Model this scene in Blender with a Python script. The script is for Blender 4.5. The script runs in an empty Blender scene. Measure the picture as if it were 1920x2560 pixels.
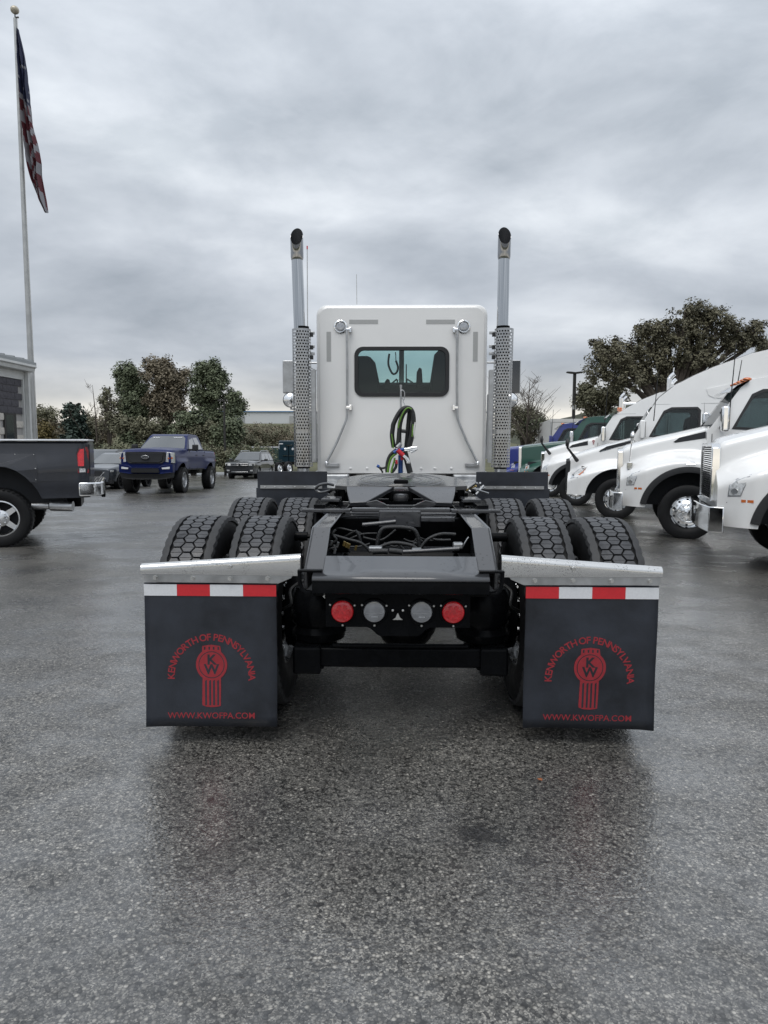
import bpy, bmesh, math, random
import numpy as np
from mathutils import Vector, Matrix, geometry
random.seed(7); RNG = np.random.default_rng(7)
scene = bpy.context.scene
C = scene.collection
R = math.radians

# ------------------------------------------------------------------ camera
CAM_H, F_PX, YAW, PITCH, ROLL = 1.45, 1775.0, R(1.37), R(5.63), R(0.12)
cam_d = bpy.data.cameras.new('camera'); cam = bpy.data.objects.new('camera', cam_d); C.objects.link(cam)
cam_d.sensor_fit = 'HORIZONTAL'; cam_d.sensor_width = 36.0; cam_d.lens = 36.0 * F_PX / 1920.0
cam_d.clip_start = 0.05; cam_d.clip_end = 3000.0
CAM_R = Matrix.Rotation(YAW, 3, 'Z') @ Matrix.Rotation(R(90) - PITCH, 3, 'X') @ Matrix.Rotation(ROLL, 3, 'Z')
cam.matrix_world = Matrix.Translation((0, 0, CAM_H)) @ CAM_R.to_4x4()
scene.camera = cam

# ------------------------------------------------------------------ sky, sun, exposure
SUN_EL, SUN_AZ = R(64), R(205)          # azimuth clockwise from +Y: behind the photographer, a little left
world = bpy.data.worlds.new('World'); scene.world = world; world.use_nodes = True
nt = world.node_tree; nt.nodes.clear()
def N(t, kind, **kw):
    n = t.nodes.new(kind)
    for k, v in kw.items():
        if hasattr(n, k): setattr(n, k, v)
        else: n.inputs[k].default_value = v
    return n
def ramp(t, stops, interp='LINEAR'):
    n = t.nodes.new('ShaderNodeValToRGB'); n.color_ramp.interpolation = interp
    e = n.color_ramp.elements
    while len(e) < len(stops): e.new(0.5)
    for el, (p, c) in zip(e, stops):
        el.position = p; el.color = (*c, 1) if len(c) == 3 else c
    return n
def M_(t, op, a=None, b=None, c=None):
    n = t.nodes.new('ShaderNodeMath'); n.operation = op
    for i, v in enumerate((a, b, c)):
        if v is None: continue
        if hasattr(v, 'is_output'): t.links.new(v, n.inputs[i])
        else: n.inputs[i].default_value = v
    return n.outputs[0]
def MIX(t, fac, a, b, mode='MIX'):
    n = t.nodes.new('ShaderNodeMix'); n.data_type = 'RGBA'; n.blend_type = mode
    for s, v in ((n.inputs['Factor'], fac), (n.inputs[6], a), (n.inputs[7], b)):
        if hasattr(v, 'is_output'): t.links.new(v, s)
        elif isinstance(v, (tuple, list)): s.default_value = (*v, 1) if len(v) == 3 else v
        else: s.default_value = v
    return n.outputs[2]
tc = N(nt, 'ShaderNodeTexCoord'); sep = N(nt, 'ShaderNodeSeparateXYZ'); nt.links.new(tc.outputs['Generated'], sep.inputs[0])
zc = M_(nt, 'MAXIMUM', sep.outputs['Z'], 0.0)
den = M_(nt, 'ADD', zc, 0.30)
cu_, cv_ = M_(nt, 'DIVIDE', sep.outputs['X'], den), M_(nt, 'DIVIDE', sep.outputs['Y'], den)
comb = N(nt, 'ShaderNodeCombineXYZ'); nt.links.new(cu_, comb.inputs[0]); nt.links.new(cv_, comb.inputs[1])
mp = N(nt, 'ShaderNodeMapping'); nt.links.new(comb.outputs[0], mp.inputs[0])
mp.inputs['Rotation'].default_value = (0, 0, R(-32)); mp.inputs['Scale'].default_value = (0.85, 1.35, 1); mp.inputs['Location'].default_value = (20.5, 11.1, 0)
n1 = N(nt, 'ShaderNodeTexNoise', Scale=1.5, Detail=5.0, Roughness=0.46, Distortion=0.5); nt.links.new(mp.outputs[0], n1.inputs['Vector'])
mp2 = N(nt, 'ShaderNodeMapping'); mp2.inputs['Rotation'].default_value = (0, R(24), 0); mp2.inputs['Scale'].default_value = (1.0, 1.0, 2.1); nt.links.new(tc.outputs['Generated'], mp2.inputs[0])
n2 = N(nt, 'ShaderNodeTexNoise', Scale=4.2, Detail=8.0, Roughness=0.58, Distortion=0.2); nt.links.new(mp2.outputs[0], n2.inputs['Vector'])
grad = ramp(nt, [(0.0, (0.80, 0.75, 0.66)), (0.03, (0.82, 0.78, 0.70)), (0.060, (0.60, 0.60, 0.59)), (0.11, (0.47, 0.50, 0.54)),
                 (0.22, (0.53, 0.565, 0.61)), (0.36, (0.63, 0.67, 0.715)), (0.55, (0.74, 0.785, 0.84)), (1.0, (0.74, 0.78, 0.83))])
nt.links.new(zc, grad.inputs[0])
mod1 = ramp(nt, [(0.32, (0.68, 0.70, 0.725)), (0.50, (0.93, 0.937, 0.95)), (0.66, (1.20, 1.19, 1.175))]); nt.links.new(n1.outputs[0], mod1.inputs[0])
mod2 = ramp(nt, [(0.34, (0.81, 0.828, 0.846)), (0.50, (0.985, 0.988, 0.995)), (0.66, (1.14, 1.134, 1.128))]); nt.links.new(n2.outputs[0], mod2.inputs[0])
cloud = MIX(nt, 1.0, MIX(nt, 1.0, grad.outputs[0], mod1.outputs[0], 'MULTIPLY'), mod2.outputs[0], 'MULTIPLY')
skyt = N(nt, 'ShaderNodeTexSky'); skyt.sky_type = 'NISHITA'; skyt.sun_disc = False
skyt.sun_elevation = SUN_EL; skyt.sun_rotation = SUN_AZ
skyd = MIX(nt, 1.0, skyt.outputs[0], (0.06, 0.06, 0.06), 'MULTIPLY')
skymix = MIX(nt, 0.94, skyd, cloud)
bg = N(nt, 'ShaderNodeBackground', Strength=1.02); nt.links.new(skymix, bg.inputs[0])
wo = N(nt, 'ShaderNodeOutputWorld'); nt.links.new(bg.outputs[0], wo.inputs[0])
sun_d = bpy.data.lights.new('sun', 'SUN'); sun_d.energy = 1.35; sun_d.angle = R(40); sun_d.color = (1.0, 0.97, 0.93)
sun = bpy.data.objects.new('sun', sun_d); C.objects.link(sun)
sdir = Vector((math.sin(SUN_AZ) * math.cos(SUN_EL), math.cos(SUN_AZ) * math.cos(SUN_EL), math.sin(SUN_EL)))
sun.rotation_euler = sdir.to_track_quat('Z', 'Y').to_euler(); sun.location = sdir * 60
vs = scene.view_settings
vs.view_transform = 'Standard'; vs.look = 'None'; vs.exposure = 0.25; vs.gamma = 1.0; vs.use_curve_mapping = False
scene.render.engine = 'CYCLES'
scene.cycles.use_denoising = True
scene.cycles.max_bounces = 7; scene.cycles.transparent_max_bounces = 10; scene.cycles.caustics_reflective = False; scene.cycles.caustics_refractive = False

# ------------------------------------------------------------------ layout helpers
CAM_P = Vector((0, 0, CAM_H))
def at(px, py, Y):
    """the point of the plane world-y = Y seen at photograph pixel (px, py)"""
    d = CAM_R @ Vector(((px - 960) / F_PX, -(py - 1280) / F_PX, -1.0))
    return CAM_P + d * (Y / d.y)
def cw(xc, depth, z=0.0):
    """camera-aligned ground coordinates -> world"""
    return Vector((xc * math.cos(YAW) - depth * math.sin(YAW), xc * math.sin(YAW) + depth * math.cos(YAW), z))
def sst_(a, b, x):
    t = min(1, max(0, (x - a) / (b - a))); return t * t * (3 - 2 * t)
GP = [(-40, 0.0), (5.0, 0.0), (10.7, -0.15), (13, -0.21), (17.4, -0.33), (26.5, -0.45), (47, -0.95), (70, -1.25), (130, -1.4), (3000, -1.4)]
def gz(y, x=0.0):
    return -0.022 * min(7.0, max(0.0, x - 1.0)) * sst_(5.0, 8.0, y) + float(np.interp(y, [p[0] for p in GP], [p[1] for p in GP]))

# ------------------------------------------------------------------ materials
MATS = {}
def pm(name, col, rough=0.5, metal=0.0, coat=0.0, var=0.0, vscale=8.0, bump=0.0, bscale=60.0, spec=0.5, rvar=0.0, emit=None, detail=5.0):
    m = bpy.data.materials.new(name); m.use_nodes = True; t = m.node_tree
    b = t.nodes['Principled BSDF']
    b.inputs['Base Color'].default_value = (*col, 1); b.inputs['Roughness'].default_value = rough
    b.inputs['Metallic'].default_value = metal; b.inputs['Coat Weight'].default_value = coat
    b.inputs['Coat Roughness'].default_value = 0.06; b.inputs['Specular IOR Level'].default_value = spec
    if emit:
        b.inputs['Emission Color'].default_value = (*emit[0], 1); b.inputs['Emission Strength'].default_value = emit[1]
    co = t.nodes.new('ShaderNodeTexCoord')
    if var or rvar:
        n = N(t, 'ShaderNodeTexNoise', Scale=vscale, Detail=detail, Roughness=0.6); t.links.new(co.outputs['Object'], n.inputs['Vector'])
        if var:
            lo = tuple(max(0, c * (1 - var)) for c in col); hi = tuple(min(1, c * (1 + var)) for c in col)
            r_ = ramp(t, [(0.3, lo), (0.7, hi)]); t.links.new(n.outputs[0], r_.inputs[0]); t.links.new(r_.outputs[0], b.inputs['Base Color'])
        if rvar:
            mr = N(t, 'ShaderNodeMapRange'); mr.inputs[1].default_value = 0.3; mr.inputs[2].default_value = 0.7
            mr.inputs[3].default_value = max(0.02, rough - rvar); mr.inputs[4].default_value = min(1, rough + rvar)
            t.links.new(n.outputs[0], mr.inputs[0]); t.links.new(mr.outputs[0], b.inputs['Roughness'])
    if bump:
        n = N(t, 'ShaderNodeTexNoise', Scale=bscale, Detail=4.0); t.links.new(co.outputs['Object'], n.inputs['Vector'])
        bp = N(t, 'ShaderNodeBump', Strength=bump, Distance=0.01); t.links.new(n.outputs[0], bp.inputs['Height']); t.links.new(bp.outputs[0], b.inputs['Normal'])
    MATS[name] = m
    return m
def glass(name, tint, trans=0.9, rough=0.02):
    m = bpy.data.materials.new(name); m.use_nodes = True; t = m.node_tree; t.nodes.clear()
    o = N(t, 'ShaderNodeOutputMaterial'); tr = N(t, 'ShaderNodeBsdfTransparent'); tr.inputs[0].default_value = (*tint, 1)
    gl = N(t, 'ShaderNodeBsdfGlossy', Roughness=rough); fr = N(t, 'ShaderNodeFresnel', IOR=1.5)
    mx = N(t, 'ShaderNodeMixShader'); t.links.new(fr.outputs[0], mx.inputs[0]); t.links.new(tr.outputs[0], mx.inputs[1]); t.links.new(gl.outputs[0], mx.inputs[2])
    t.links.new(mx.outputs[0], o.inputs[0]); MATS[name] = m
    return m
def droplets(name, col, rough, metal, coat, scale, thr, amount, streak=(1, 1, 1)):
    """painted or bare metal with small wet drops and dirt specks"""
    m = pm(name, col, rough, metal, coat); t = m.node_tree; b = t.nodes['Principled BSDF']
    co = t.nodes['Texture Coordinate']; mpp = N(t, 'ShaderNodeMapping'); mpp.inputs['Scale'].default_value = streak
    t.links.new(co.outputs['Object'], mpp.inputs[0])
    v = N(t, 'ShaderNodeTexVoronoi', Scale=scale); t.links.new(mpp.outputs[0], v.inputs['Vector'])
    n = N(t, 'ShaderNodeTexNoise', Scale=scale * 0.09, Detail=3.0); t.links.new(co.outputs['Object'], n.inputs['Vector'])
    w = M_(t, 'MULTIPLY', M_(t, 'LESS_THAN', v.outputs['Distance'], thr), M_(t, 'GREATER_THAN', n.outputs[0], 0.5))
    t.links.new(MIX(t, w, col, tuple(c * amount for c in col)), b.inputs['Base Color'])
    n3 = N(t, 'ShaderNodeTexNoise', Scale=9.0, Detail=5.0); t.links.new(co.outputs['Object'], n3.inputs['Vector'])
    mr = N(t, 'ShaderNodeMapRange'); mr.inputs[3].default_value = max(.03, rough - .1); mr.inputs[4].default_value = rough + .12
    t.links.new(n3.outputs[0], mr.inputs[0]); t.links.new(mr.outputs[0], b.inputs['Roughness'])
    return m

pm('white_paint', (0.85, 0.855, 0.85), 0.25, coat=0.9, var=0.025, vscale=2.2)
pm('green_paint', (0.012, 0.070, 0.050), 0.3, coat=0.8)
pm('blue_paint', (0.016, 0.030, 0.20), 0.3, coat=0.8)
pm('pickup_blue', (0.0045, 0.013, 0.085), 0.34, coat=0.12, spec=0.25)
pm('pickup_grey', (0.030, 0.033, 0.040), 0.32, coat=0.7)
pm('ram_paint', (0.019, 0.022, 0.031), 0.36, coat=0.4, var=0.25, vscale=3.0, rvar=0.08)
pm('teal_paint', (0.012, 0.035, 0.052), 0.35, coat=0.6)
pm('slate_paint', (0.075, 0.085, 0.10), 0.3, 0.3, coat=0.8)
pm('dark_paint', (0.020, 0.022, 0.024), 0.3, coat=0.8)
pm('black_frame', (0.0045, 0.005, 0.006), 0.26, spec=0.07, var=0.3, vscale=14, rvar=0.1)
droplets('black_plate', (0.040, 0.042, 0.047), 0.36, 0.0, 0.9, 46, 0.22, 0.15, (1, 1, 1))
pm('grease_plate', (0.030, 0.031, 0.034), 0.36, coat=1.0, var=0.5, vscale=9, rvar=0.14, bump=0.15, bscale=35)
pm('black_plastic', (0.014, 0.015, 0.017), 0.55, var=0.2, vscale=20)
pm('flap_rubber', (0.020, 0.024, 0.033), 0.45, var=0.40, vscale=5.0, rvar=0.16, bump=0.35, bscale=7)
pm('tyre_rubber', (0.007, 0.0073, 0.0083), 0.6, spec=0.3, var=0.35, vscale=11, rvar=0.1)
pm('tread_rubber', (0.046, 0.048, 0.053), 0.37, var=0.45, vscale=13, rvar=0.14, bump=0.12, bscale=70)
pm('shoulder_rubber', (0.030, 0.031, 0.033), 0.62, var=0.4, vscale=24, rvar=0.1, bump=0.25, bscale=60)
pm('chrome', (0.86, 0.87, 0.88), 0.07, 1.0, rvar=0.04, vscale=5)
pm('pipe_chrome', (0.50, 0.515, 0.53), 0.05, 1.0, rvar=0.06, vscale=4)
pm('tip_chrome', (0.30, 0.305, 0.315), 0.10, 1.0)
pm('polished', (0.72, 0.73, 0.74), 0.2, 1.0, rvar=0.1, vscale=12)
pm('shield_metal', (0.43, 0.435, 0.44), 0.24, 1.0, rvar=0.1, vscale=6, var=0.2)
pm('steel', (0.45, 0.46, 0.47), 0.38, 1.0, var=0.2, vscale=10, rvar=0.1)
droplets('wet_stainless', (0.74, 0.74, 0.73), 0.17, 1.0, 0.0, 130, 0.25, 0.35)
pm('zinc', (0.58, 0.58, 0.57), 0.35, 1.0, var=0.15, vscale=40)
pm('bronze', (0.46, 0.36, 0.20), 0.32, 1.0, var=0.3, vscale=20)
pm('brass', (0.65, 0.48, 0.18), 0.35, 1.0)
pm('red_lens', (0.62, 0.012, 0.020), 0.16, coat=0.8, var=0.35, vscale=50, emit=((0.6, 0.01, 0.015), 0.05))
pm('red_lens_dark', (0.25, 0.010, 0.015), 0.2, coat=0.8, var=0.3, vscale=30)
pm('clear_lens', (0.32, 0.33, 0.35), 0.12, 0.6, coat=1.0, var=0.2, vscale=30)
pm('lamp_lens', (0.42, 0.44, 0.47), 0.15, 0.2, coat=1.0, var=0.3, vscale=45)
pm('amber_lens', (0.55, 0.13, 0.015), 0.2, coat=0.8)
pm('headlight', (0.66, 0.68, 0.70), 0.12, 0.35, coat=1.0, var=0.45, vscale=22)
pm('tape_red', (0.60, 0.020, 0.030), 0.35, coat=0.4, var=0.06, vscale=60)
pm('tape_white', (0.74, 0.76, 0.79), 0.4, coat=0.3, var=0.05, vscale=120)
pm('tape_grey', (0.42, 0.43, 0.43), 0.45, var=0.05, vscale=50)
pm('flap_red', (0.31, 0.026, 0.036), 0.5, var=0.12, vscale=40)
pm('hose_black', (0.012, 0.013, 0.014), 0.45, var=0.2, vscale=30, bump=0.4, bscale=150)
pm('hose_green', (0.12, 0.26, 0.03), 0.45)
pm('hose_red', (0.55, 0.02, 0.035), 0.4)
pm('hose_blue', (0.02, 0.09, 0.34), 0.4)
pm('tag_white', (0.7, 0.7, 0.68), 0.6)
pm('dark_glass', (0.012, 0.015, 0.018), 0.05, coat=1.0, spec=0.9)
pm('screen_glass', (0.05, 0.06, 0.066), 0.06, coat=1.0, spec=1.0)
glass('teal_glass', (0.66, 0.79, 0.78))
glass('cab_glass', (0.84, 0.935, 0.925))
glass('front_glass', (0.84, 0.935, 0.925))
glass('row_glass', (0.50, 0.565, 0.57))
glass('lamp_glass', (0.85, 0.87, 0.90))
pm('interior', (0.020, 0.022, 0.026), 0.8)
pm('paper', (0.65, 0.70, 0.62), 0.7)
pm('galvanised', (0.42, 0.43, 0.43), 0.45, 0.6, var=0.15, vscale=3, rvar=0.1)
pm('gold_ball', (0.48, 0.44, 0.36), 0.4, 0.4, var=0.15, vscale=6)
pm('gutter_white', (0.62, 0.63, 0.62), 0.5, var=0.06, vscale=5)
pm('roof_metal', (0.33, 0.35, 0.36), 0.4, 0.3)
pm('block_dark', (0.085, 0.083, 0.095), 0.9, var=0.3, vscale=9, bump=0.5, bscale=30)
pm('block_light', (0.60, 0.57, 0.52), 0.9, var=0.14, vscale=9, bump=0.5, bscale=30)
pm('mortar', (0.40, 0.39, 0.38), 0.9)
pm('pole_dark', (0.025, 0.024, 0.022), 0.5)
pm('bark', (0.075, 0.062, 0.050), 0.9, var=0.3, vscale=6)
pm('grass', (0.085, 0.085, 0.040), 0.95, var=0.35, vscale=0.15)
pm('wooded', (0.045, 0.050, 0.030), 1.0, var=0.5, vscale=0.08, bump=1.0, bscale=0.3)
pm('trailer_white', (0.60, 0.60, 0.58), 0.5, var=0.05, vscale=2)
pm('warehouse_white', (0.58, 0.60, 0.62), 0.7)
pm('warehouse_blue', (0.10, 0.22, 0.40), 0.6)
pm('fence_green', (0.045, 0.085, 0.070), 0.8, var=0.2, vscale=2)
pm('flag_red', (0.095, 0.014, 0.022), 0.8)
pm('flag_white', (0.26, 0.26, 0.285), 0.8)
pm('flag_blue', (0.014, 0.020, 0.060), 0.8)
pm('leaf_litter', (0.30, 0.10, 0.035), 0.6)
def leaf(name, a, b):
    m = pm(name, a, 0.6, spec=0.3); t = m.node_tree; bs = t.nodes['Principled BSDF']; co = t.nodes['Texture Coordinate']
    n = N(t, 'ShaderNodeTexNoise', Scale=1.1, Detail=6.0, Roughness=0.75); t.links.new(co.outputs['Object'], n.inputs['Vector'])
    r_ = ramp(t, [(0.36, a), (0.64, b)]); t.links.new(n.outputs[0], r_.inputs[0]); t.links.new(r_.outputs[0], bs.inputs['Base Color'])
    return m
leaf('leaf_green', (0.092, 0.115, 0.072), (0.170, 0.195, 0.118))
leaf('leaf_brown', (0.150, 0.130, 0.092), (0.250, 0.215, 0.155))
leaf('leaf_olive', (0.110, 0.112, 0.072), (0.200, 0.195, 0.128))
leaf('leaf_dark', (0.030, 0.048, 0.042), (0.060, 0.085, 0.065))
leaf('leaf_oak', (0.092, 0.090, 0.060), (0.180, 0.168, 0.112))
leaf('leaf_yellow', (0.11, 0.09, 0.035), (0.19, 0.15, 0.06))

def asphalt():
    m = bpy.data.materials.new('asphalt'); m.use_nodes = True; t = m.node_tree; b = t.nodes['Principled BSDF']
    g = N(t, 'ShaderNodeNewGeometry'); P = g.outputs['Position']
    vo = N(t, 'ShaderNodeTexVoronoi', Scale=85.0); t.links.new(P, vo.inputs['Vector'])
    sepc = N(t, 'ShaderNodeSeparateColor'); t.links.new(vo.outputs['Color'], sepc.inputs[0])
    stone = ramp(t, [(0.0, (0.055, 0.055, 0.055)), (0.38, (0.10, 0.10, 0.099)), (0.62, (0.18, 0.178, 0.172)), (0.84, (0.31, 0.305, 0.29)), (1.0, (0.48, 0.47, 0.445))])
    t.links.new(sepc.outputs[0], stone.inputs[0])
    edge = ramp(t, [(0.25, (1, 1, 1)), (0.66, (0.22, 0.22, 0.22))]); t.links.new(vo.outputs['Distance'], edge.inputs[0])
    c0 = MIX(t, 1.0, stone.outputs[0], edge.outputs[0], 'MULTIPLY')
    vo2 = N(t, 'ShaderNodeTexVoronoi', Scale=210.0); t.links.new(P, vo2.inputs['Vector'])
    sep2 = N(t, 'ShaderNodeSeparateColor'); t.links.new(vo2.outputs['Color'], sep2.inputs[0])
    fine = ramp(t, [(0.0, (0.042, 0.042, 0.042)), (0.6, (0.115, 0.115, 0.113)), (1.0, (0.30, 0.295, 0.28))]); t.links.new(sep2.outputs[0], fine.inputs[0])
    c1 = MIX(t, M_(t, 'GREATER_THAN', sepc.outputs[1], 0.60), fine.outputs[0], c0)
    big = N(t, 'ShaderNodeTexNoise', Scale=0.9, Detail=6.0, Roughness=0.6); t.links.new(P, big.inputs['Vector'])
    wear = ramp(t, [(0.34, (0.62, 0.605, 0.575)), (0.66, (1.18, 1.145, 1.085))]); t.links.new(big.outputs[0], wear.inputs[0])
    c2 = MIX(t, 1.0, c1, wear.outputs[0], 'MULTIPLY')
    for sc_, thr in ((46.0, 0.86),):      # open pits where aggregate has come out
        pv = N(t, 'ShaderNodeTexVoronoi', Scale=sc_); t.links.new(P, pv.inputs['Vector']); ps = N(t, 'ShaderNodeSeparateColor'); t.links.new(pv.outputs['Color'], ps.inputs[0])
        pw = M_(t, 'MULTIPLY', M_(t, 'GREATER_THAN', ps.outputs[2], thr), M_(t, 'LESS_THAN', pv.outputs['Distance'], 0.26))
        c2 = MIX(t, M_(t, 'MULTIPLY', pw, 0.72), c2, (0.020, 0.020, 0.020))
    for sc_, lo_, hi_ in ((40.0, 0.70, 1.28), (2.6, 0.86, 1.12)):      # binder worn unevenly
        gn = N(t, 'ShaderNodeTexNoise', Scale=sc_, Detail=3.0, Roughness=0.7); t.links.new(P, gn.inputs['Vector'])
        gr = ramp(t, [(0.36, (lo_,) * 3), (0.64, (hi_,) * 3)]); t.links.new(gn.outputs[0], gr.inputs[0]); c2 = MIX(t, 1.0, c2, gr.outputs[0], 'MULTIPLY')
    # oil stains: blotches with their own ragged shape
    nz = N(t, 'ShaderNodeTexNoise', Scale=16.0, Detail=7.0, Roughness=0.7); t.links.new(P, nz.inputs['Vector'])
    for (sx, sy, rad, k) in ((0.30, 2.52, 0.11, 0.80), (-0.33, 1.93, 0.016, 0.9), (-0.60, 2.45, 0.03, 0.5), (0.46, 2.36, 0.05, 0.6), (-2.6, 8.4, 0.35, 0.5)):
        d = N(t, 'ShaderNodeVectorMath'); d.operation = 'DISTANCE'; t.links.new(P, d.inputs[0]); d.inputs[1].default_value = (sx, sy, 0)
        q = M_(t, 'ADD', M_(t, 'DIVIDE', d.outputs['Value'], rad), M_(t, 'MULTIPLY', M_(t, 'SUBTRACT', nz.outputs[0], 0.5), 3.4))
        mr = N(t, 'ShaderNodeMapRange'); mr.inputs[1].default_value = 0.45; mr.inputs[2].default_value = 1.15; mr.inputs[3].default_value = k; mr.inputs[4].default_value = 0.0
        t.links.new(q, mr.inputs[0]); c2 = MIX(t, mr.outputs[0], c2, (0.010, 0.010, 0.011))
    t.links.new(c2, b.inputs['Base Color'])
    # wetness
    mpw = N(t, 'ShaderNodeMapping'); mpw.inputs['Scale'].default_value = (0.45, 0.55, 1); t.links.new(P, mpw.inputs[0])
    wn = N(t, 'ShaderNodeTexNoise', Scale=1.5, Detail=11.0, Roughness=0.74); t.links.new(mpw.outputs[0], wn.inputs['Vector'])
    wr = N(t, 'ShaderNodeMapRange'); wr.inputs[1].default_value = 0.38; wr.inputs[2].default_value = 0.64; wr.inputs[3].default_value = 0.20; wr.inputs[4].default_value = 0.42
    t.links.new(wn.outputs[0], wr.inputs[0]); t.links.new(wr.outputs[0], b.inputs['Roughness'])
    b.inputs['Specular IOR Level'].default_value = 0.5
    cr = N(t, 'ShaderNodeMapRange'); cr.inputs[1].default_value = 0.43; cr.inputs[2].default_value = 0.58; cr.inputs[3].default_value = 1.0; cr.inputs[4].default_value = 0.15
    t.links.new(wn.outputs[0], cr.inputs[0]); t.links.new(cr.outputs[0], b.inputs['Coat Weight'])
    b.inputs['Coat Roughness'].default_value = 0.24; b.inputs['Coat IOR'].default_value = 2.0
    hh = M_(t, 'ADD', M_(t, 'MULTIPLY', M_(t, 'SUBTRACT', 1.0, vo.outputs['Distance']), sepc.outputs[0]), M_(t, 'MULTIPLY', sep2.outputs[1], 0.35))
    bp = N(t, 'ShaderNodeBump', Strength=0.45, Distance=0.003); t.links.new(hh, bp.inputs['Height']); t.links.new(bp.outputs[0], b.inputs['Normal'])
    bc = N(t, 'ShaderNodeBump', Strength=0.55, Distance=0.003); t.links.new(hh, bc.inputs['Height']); t.links.new(bc.outputs[0], b.inputs['Coat Normal'])
    MATS['asphalt'] = m
asphalt()
# ------------------------------------------------------------------ mesh helpers
class MB:
    def __init__(s): s.v = []; s.f = []; s.m = []; s.mi = 0
    def add(s, vs, fs):
        b = len(s.v); s.v.extend([tuple(v) for v in vs])
        s.f.extend([[i + b for i in f] for f in fs]); s.m.extend([s.mi] * len(fs)); return s
    def box(s, x0, x1, y0, y1, z0, z1):
        vs = [(x, y, z) for x in (x0, x1) for y in (y0, y1) for z in (z0, z1)]
        return s.add(vs, [(0, 1, 3, 2), (4, 6, 7, 5), (0, 4, 5, 1), (2, 3, 7, 6), (0, 2, 6, 4), (1, 5, 7, 3)])
    def obox(s, c, size, rot):
        a = [h / 2 for h in size]; vs = [Vector(c) + rot @ Vector((x * a[0], y * a[1], z * a[2])) for x in (-1, 1) for y in (-1, 1) for z in (-1, 1)]
        return s.add(vs, [(0, 1, 3, 2), (4, 6, 7, 5), (0, 4, 5, 1), (2, 3, 7, 6), (0, 2, 6, 4), (1, 5, 7, 3)])
    def tube(s, path, r, n=8, cap=True, closed=False):
        P = [Vector(p) for p in path]; k = len(P); rr = r if isinstance(r, (list, tuple)) else [r] * k
        up = Vector((0, 0, 1)); vs = []; prev = None
        for i in range(k):
            d = (P[(i + 1) % k] - P[i - 1]) if closed else (P[min(i + 1, k - 1)] - P[max(i - 1, 0)])
            d.normalize()
            if prev is None:
                a = d.cross(up)
                if a.length < 1e-3: a = d.cross(Vector((1, 0, 0)))
            else: a = prev - d * prev.dot(d)
            a.normalize(); prev = a; bb = d.cross(a)
            for j in range(n):
                t = 2 * math.pi * j / n; vs.append(P[i] + (a * math.cos(t) + bb * math.sin(t)) * rr[i])
        fs = []
        for i in range(k if closed else k - 1):
            for j in range(n):
                a0, a1 = i * n + j, i * n + (j + 1) % n; b0, b1 = ((i + 1) % k) * n + j, ((i + 1) % k) * n + (j + 1) % n
                fs.append((a0, b0, b1, a1))
        if cap and not closed:
            fs.append(tuple(range(n))); fs.append(tuple(range((k - 1) * n, k * n))[::-1])
        return s.add(vs, fs)
    def cyl(s, p0, p1, r0, r1=None, n=16): return s.tube([p0, p1], [r0, r0 if r1 is None else r1], n)
    def lathe(s, prof, o=(0, 0, 0), axis='x', n=32, closed=False):
        """prof: (radius, along)"""
        vs = []; k = len(prof)
        for r, a in prof:
            for j in range(n):
                t = 2 * math.pi * j / n; c, q = r * math.cos(t), r * math.sin(t)
                p = {'x': (a, c, q), 'y': (q, a, c), 'z': (c, q, a)}[axis]
                vs.append((o[0] + p[0], o[1] + p[1], o[2] + p[2]))
        fs = [(i * n + j, ((i + 1) % k) * n + j, ((i + 1) % k) * n + (j + 1) % n, i * n + (j + 1) % n) for i in range(k if closed else k - 1) for j in range(n)]
        return s.add(vs, fs)
    def sphere(s, c, r, n=12, sc=(1, 1, 1)):
        vs = []; fs = []
        for i in range(n + 1):
            th = math.pi * i / n
            for j in range(2 * n):
                ph = math.pi * j / n
                vs.append((c[0] + r * sc[0] * math.sin(th) * math.cos(ph), c[1] + r * sc[1] * math.sin(th) * math.sin(ph), c[2] + r * sc[2] * math.cos(th)))
        for i in range(n):
            for j in range(2 * n): fs.append((i * 2 * n + j, (i + 1) * 2 * n + j, (i + 1) * 2 * n + (j + 1) % (2 * n), i * 2 * n + (j + 1) % (2 * n)))
        return s.add(vs, fs)
    def grid(s, rows, close_u=False):
        k, n = len(rows), len(rows[0]); vs = [p for r in rows for p in r]
        fs = [(i * n + j, i * n + (j + 1) % n, (i + 1) * n + (j + 1) % n, (i + 1) * n + j) for i in range(k - 1) for j in range(n if close_u else n - 1)]
        return s.add(vs, fs)
    def prism(s, poly, fn, d0, d1, holes=()):
        """poly (and holes) in 2-D, fn(u, v, d) -> point; caps tessellated so holes are real"""
        loops = [list(poly)] + [list(h) for h in holes]
        tri = geometry.tessellate_polygon([[Vector((u, v, 0)) for u, v in l] for l in loops])
        flat = [p for l in loops for p in l]; n = len(flat)
        vs = [fn(u, v, d0) for u, v in flat] + [fn(u, v, d1) for u, v in flat]
        fs = [tuple(t) for t in tri] + [tuple(i + n for i in t[::-1]) for t in tri]
        o = 0
        for l in loops:
            k = len(l)
            for i in range(k): fs.append((o + i, o + (i + 1) % k, n + o + (i + 1) % k, n + o + i))
            o += k
        return s.add(vs, fs)
    def mesh(s, name, mats, smooth=40, fix=True):
        me = bpy.data.meshes.new(name); me.from_pydata(s.v, [], s.f)
        for m in (mats if isinstance(mats, (list, tuple)) else [mats]): me.materials.append(MATS[m])
        me.polygons.foreach_set('material_index', s.m)
        if fix:
            bm = bmesh.new(); bm.from_mesh(me); bmesh.ops.recalc_face_normals(bm, faces=bm.faces); bm.to_mesh(me); bm.free()
        if smooth:
            me.shade_smooth(); me.set_sharp_from_angle(angle=R(smooth))
        me.update(); return me
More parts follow.
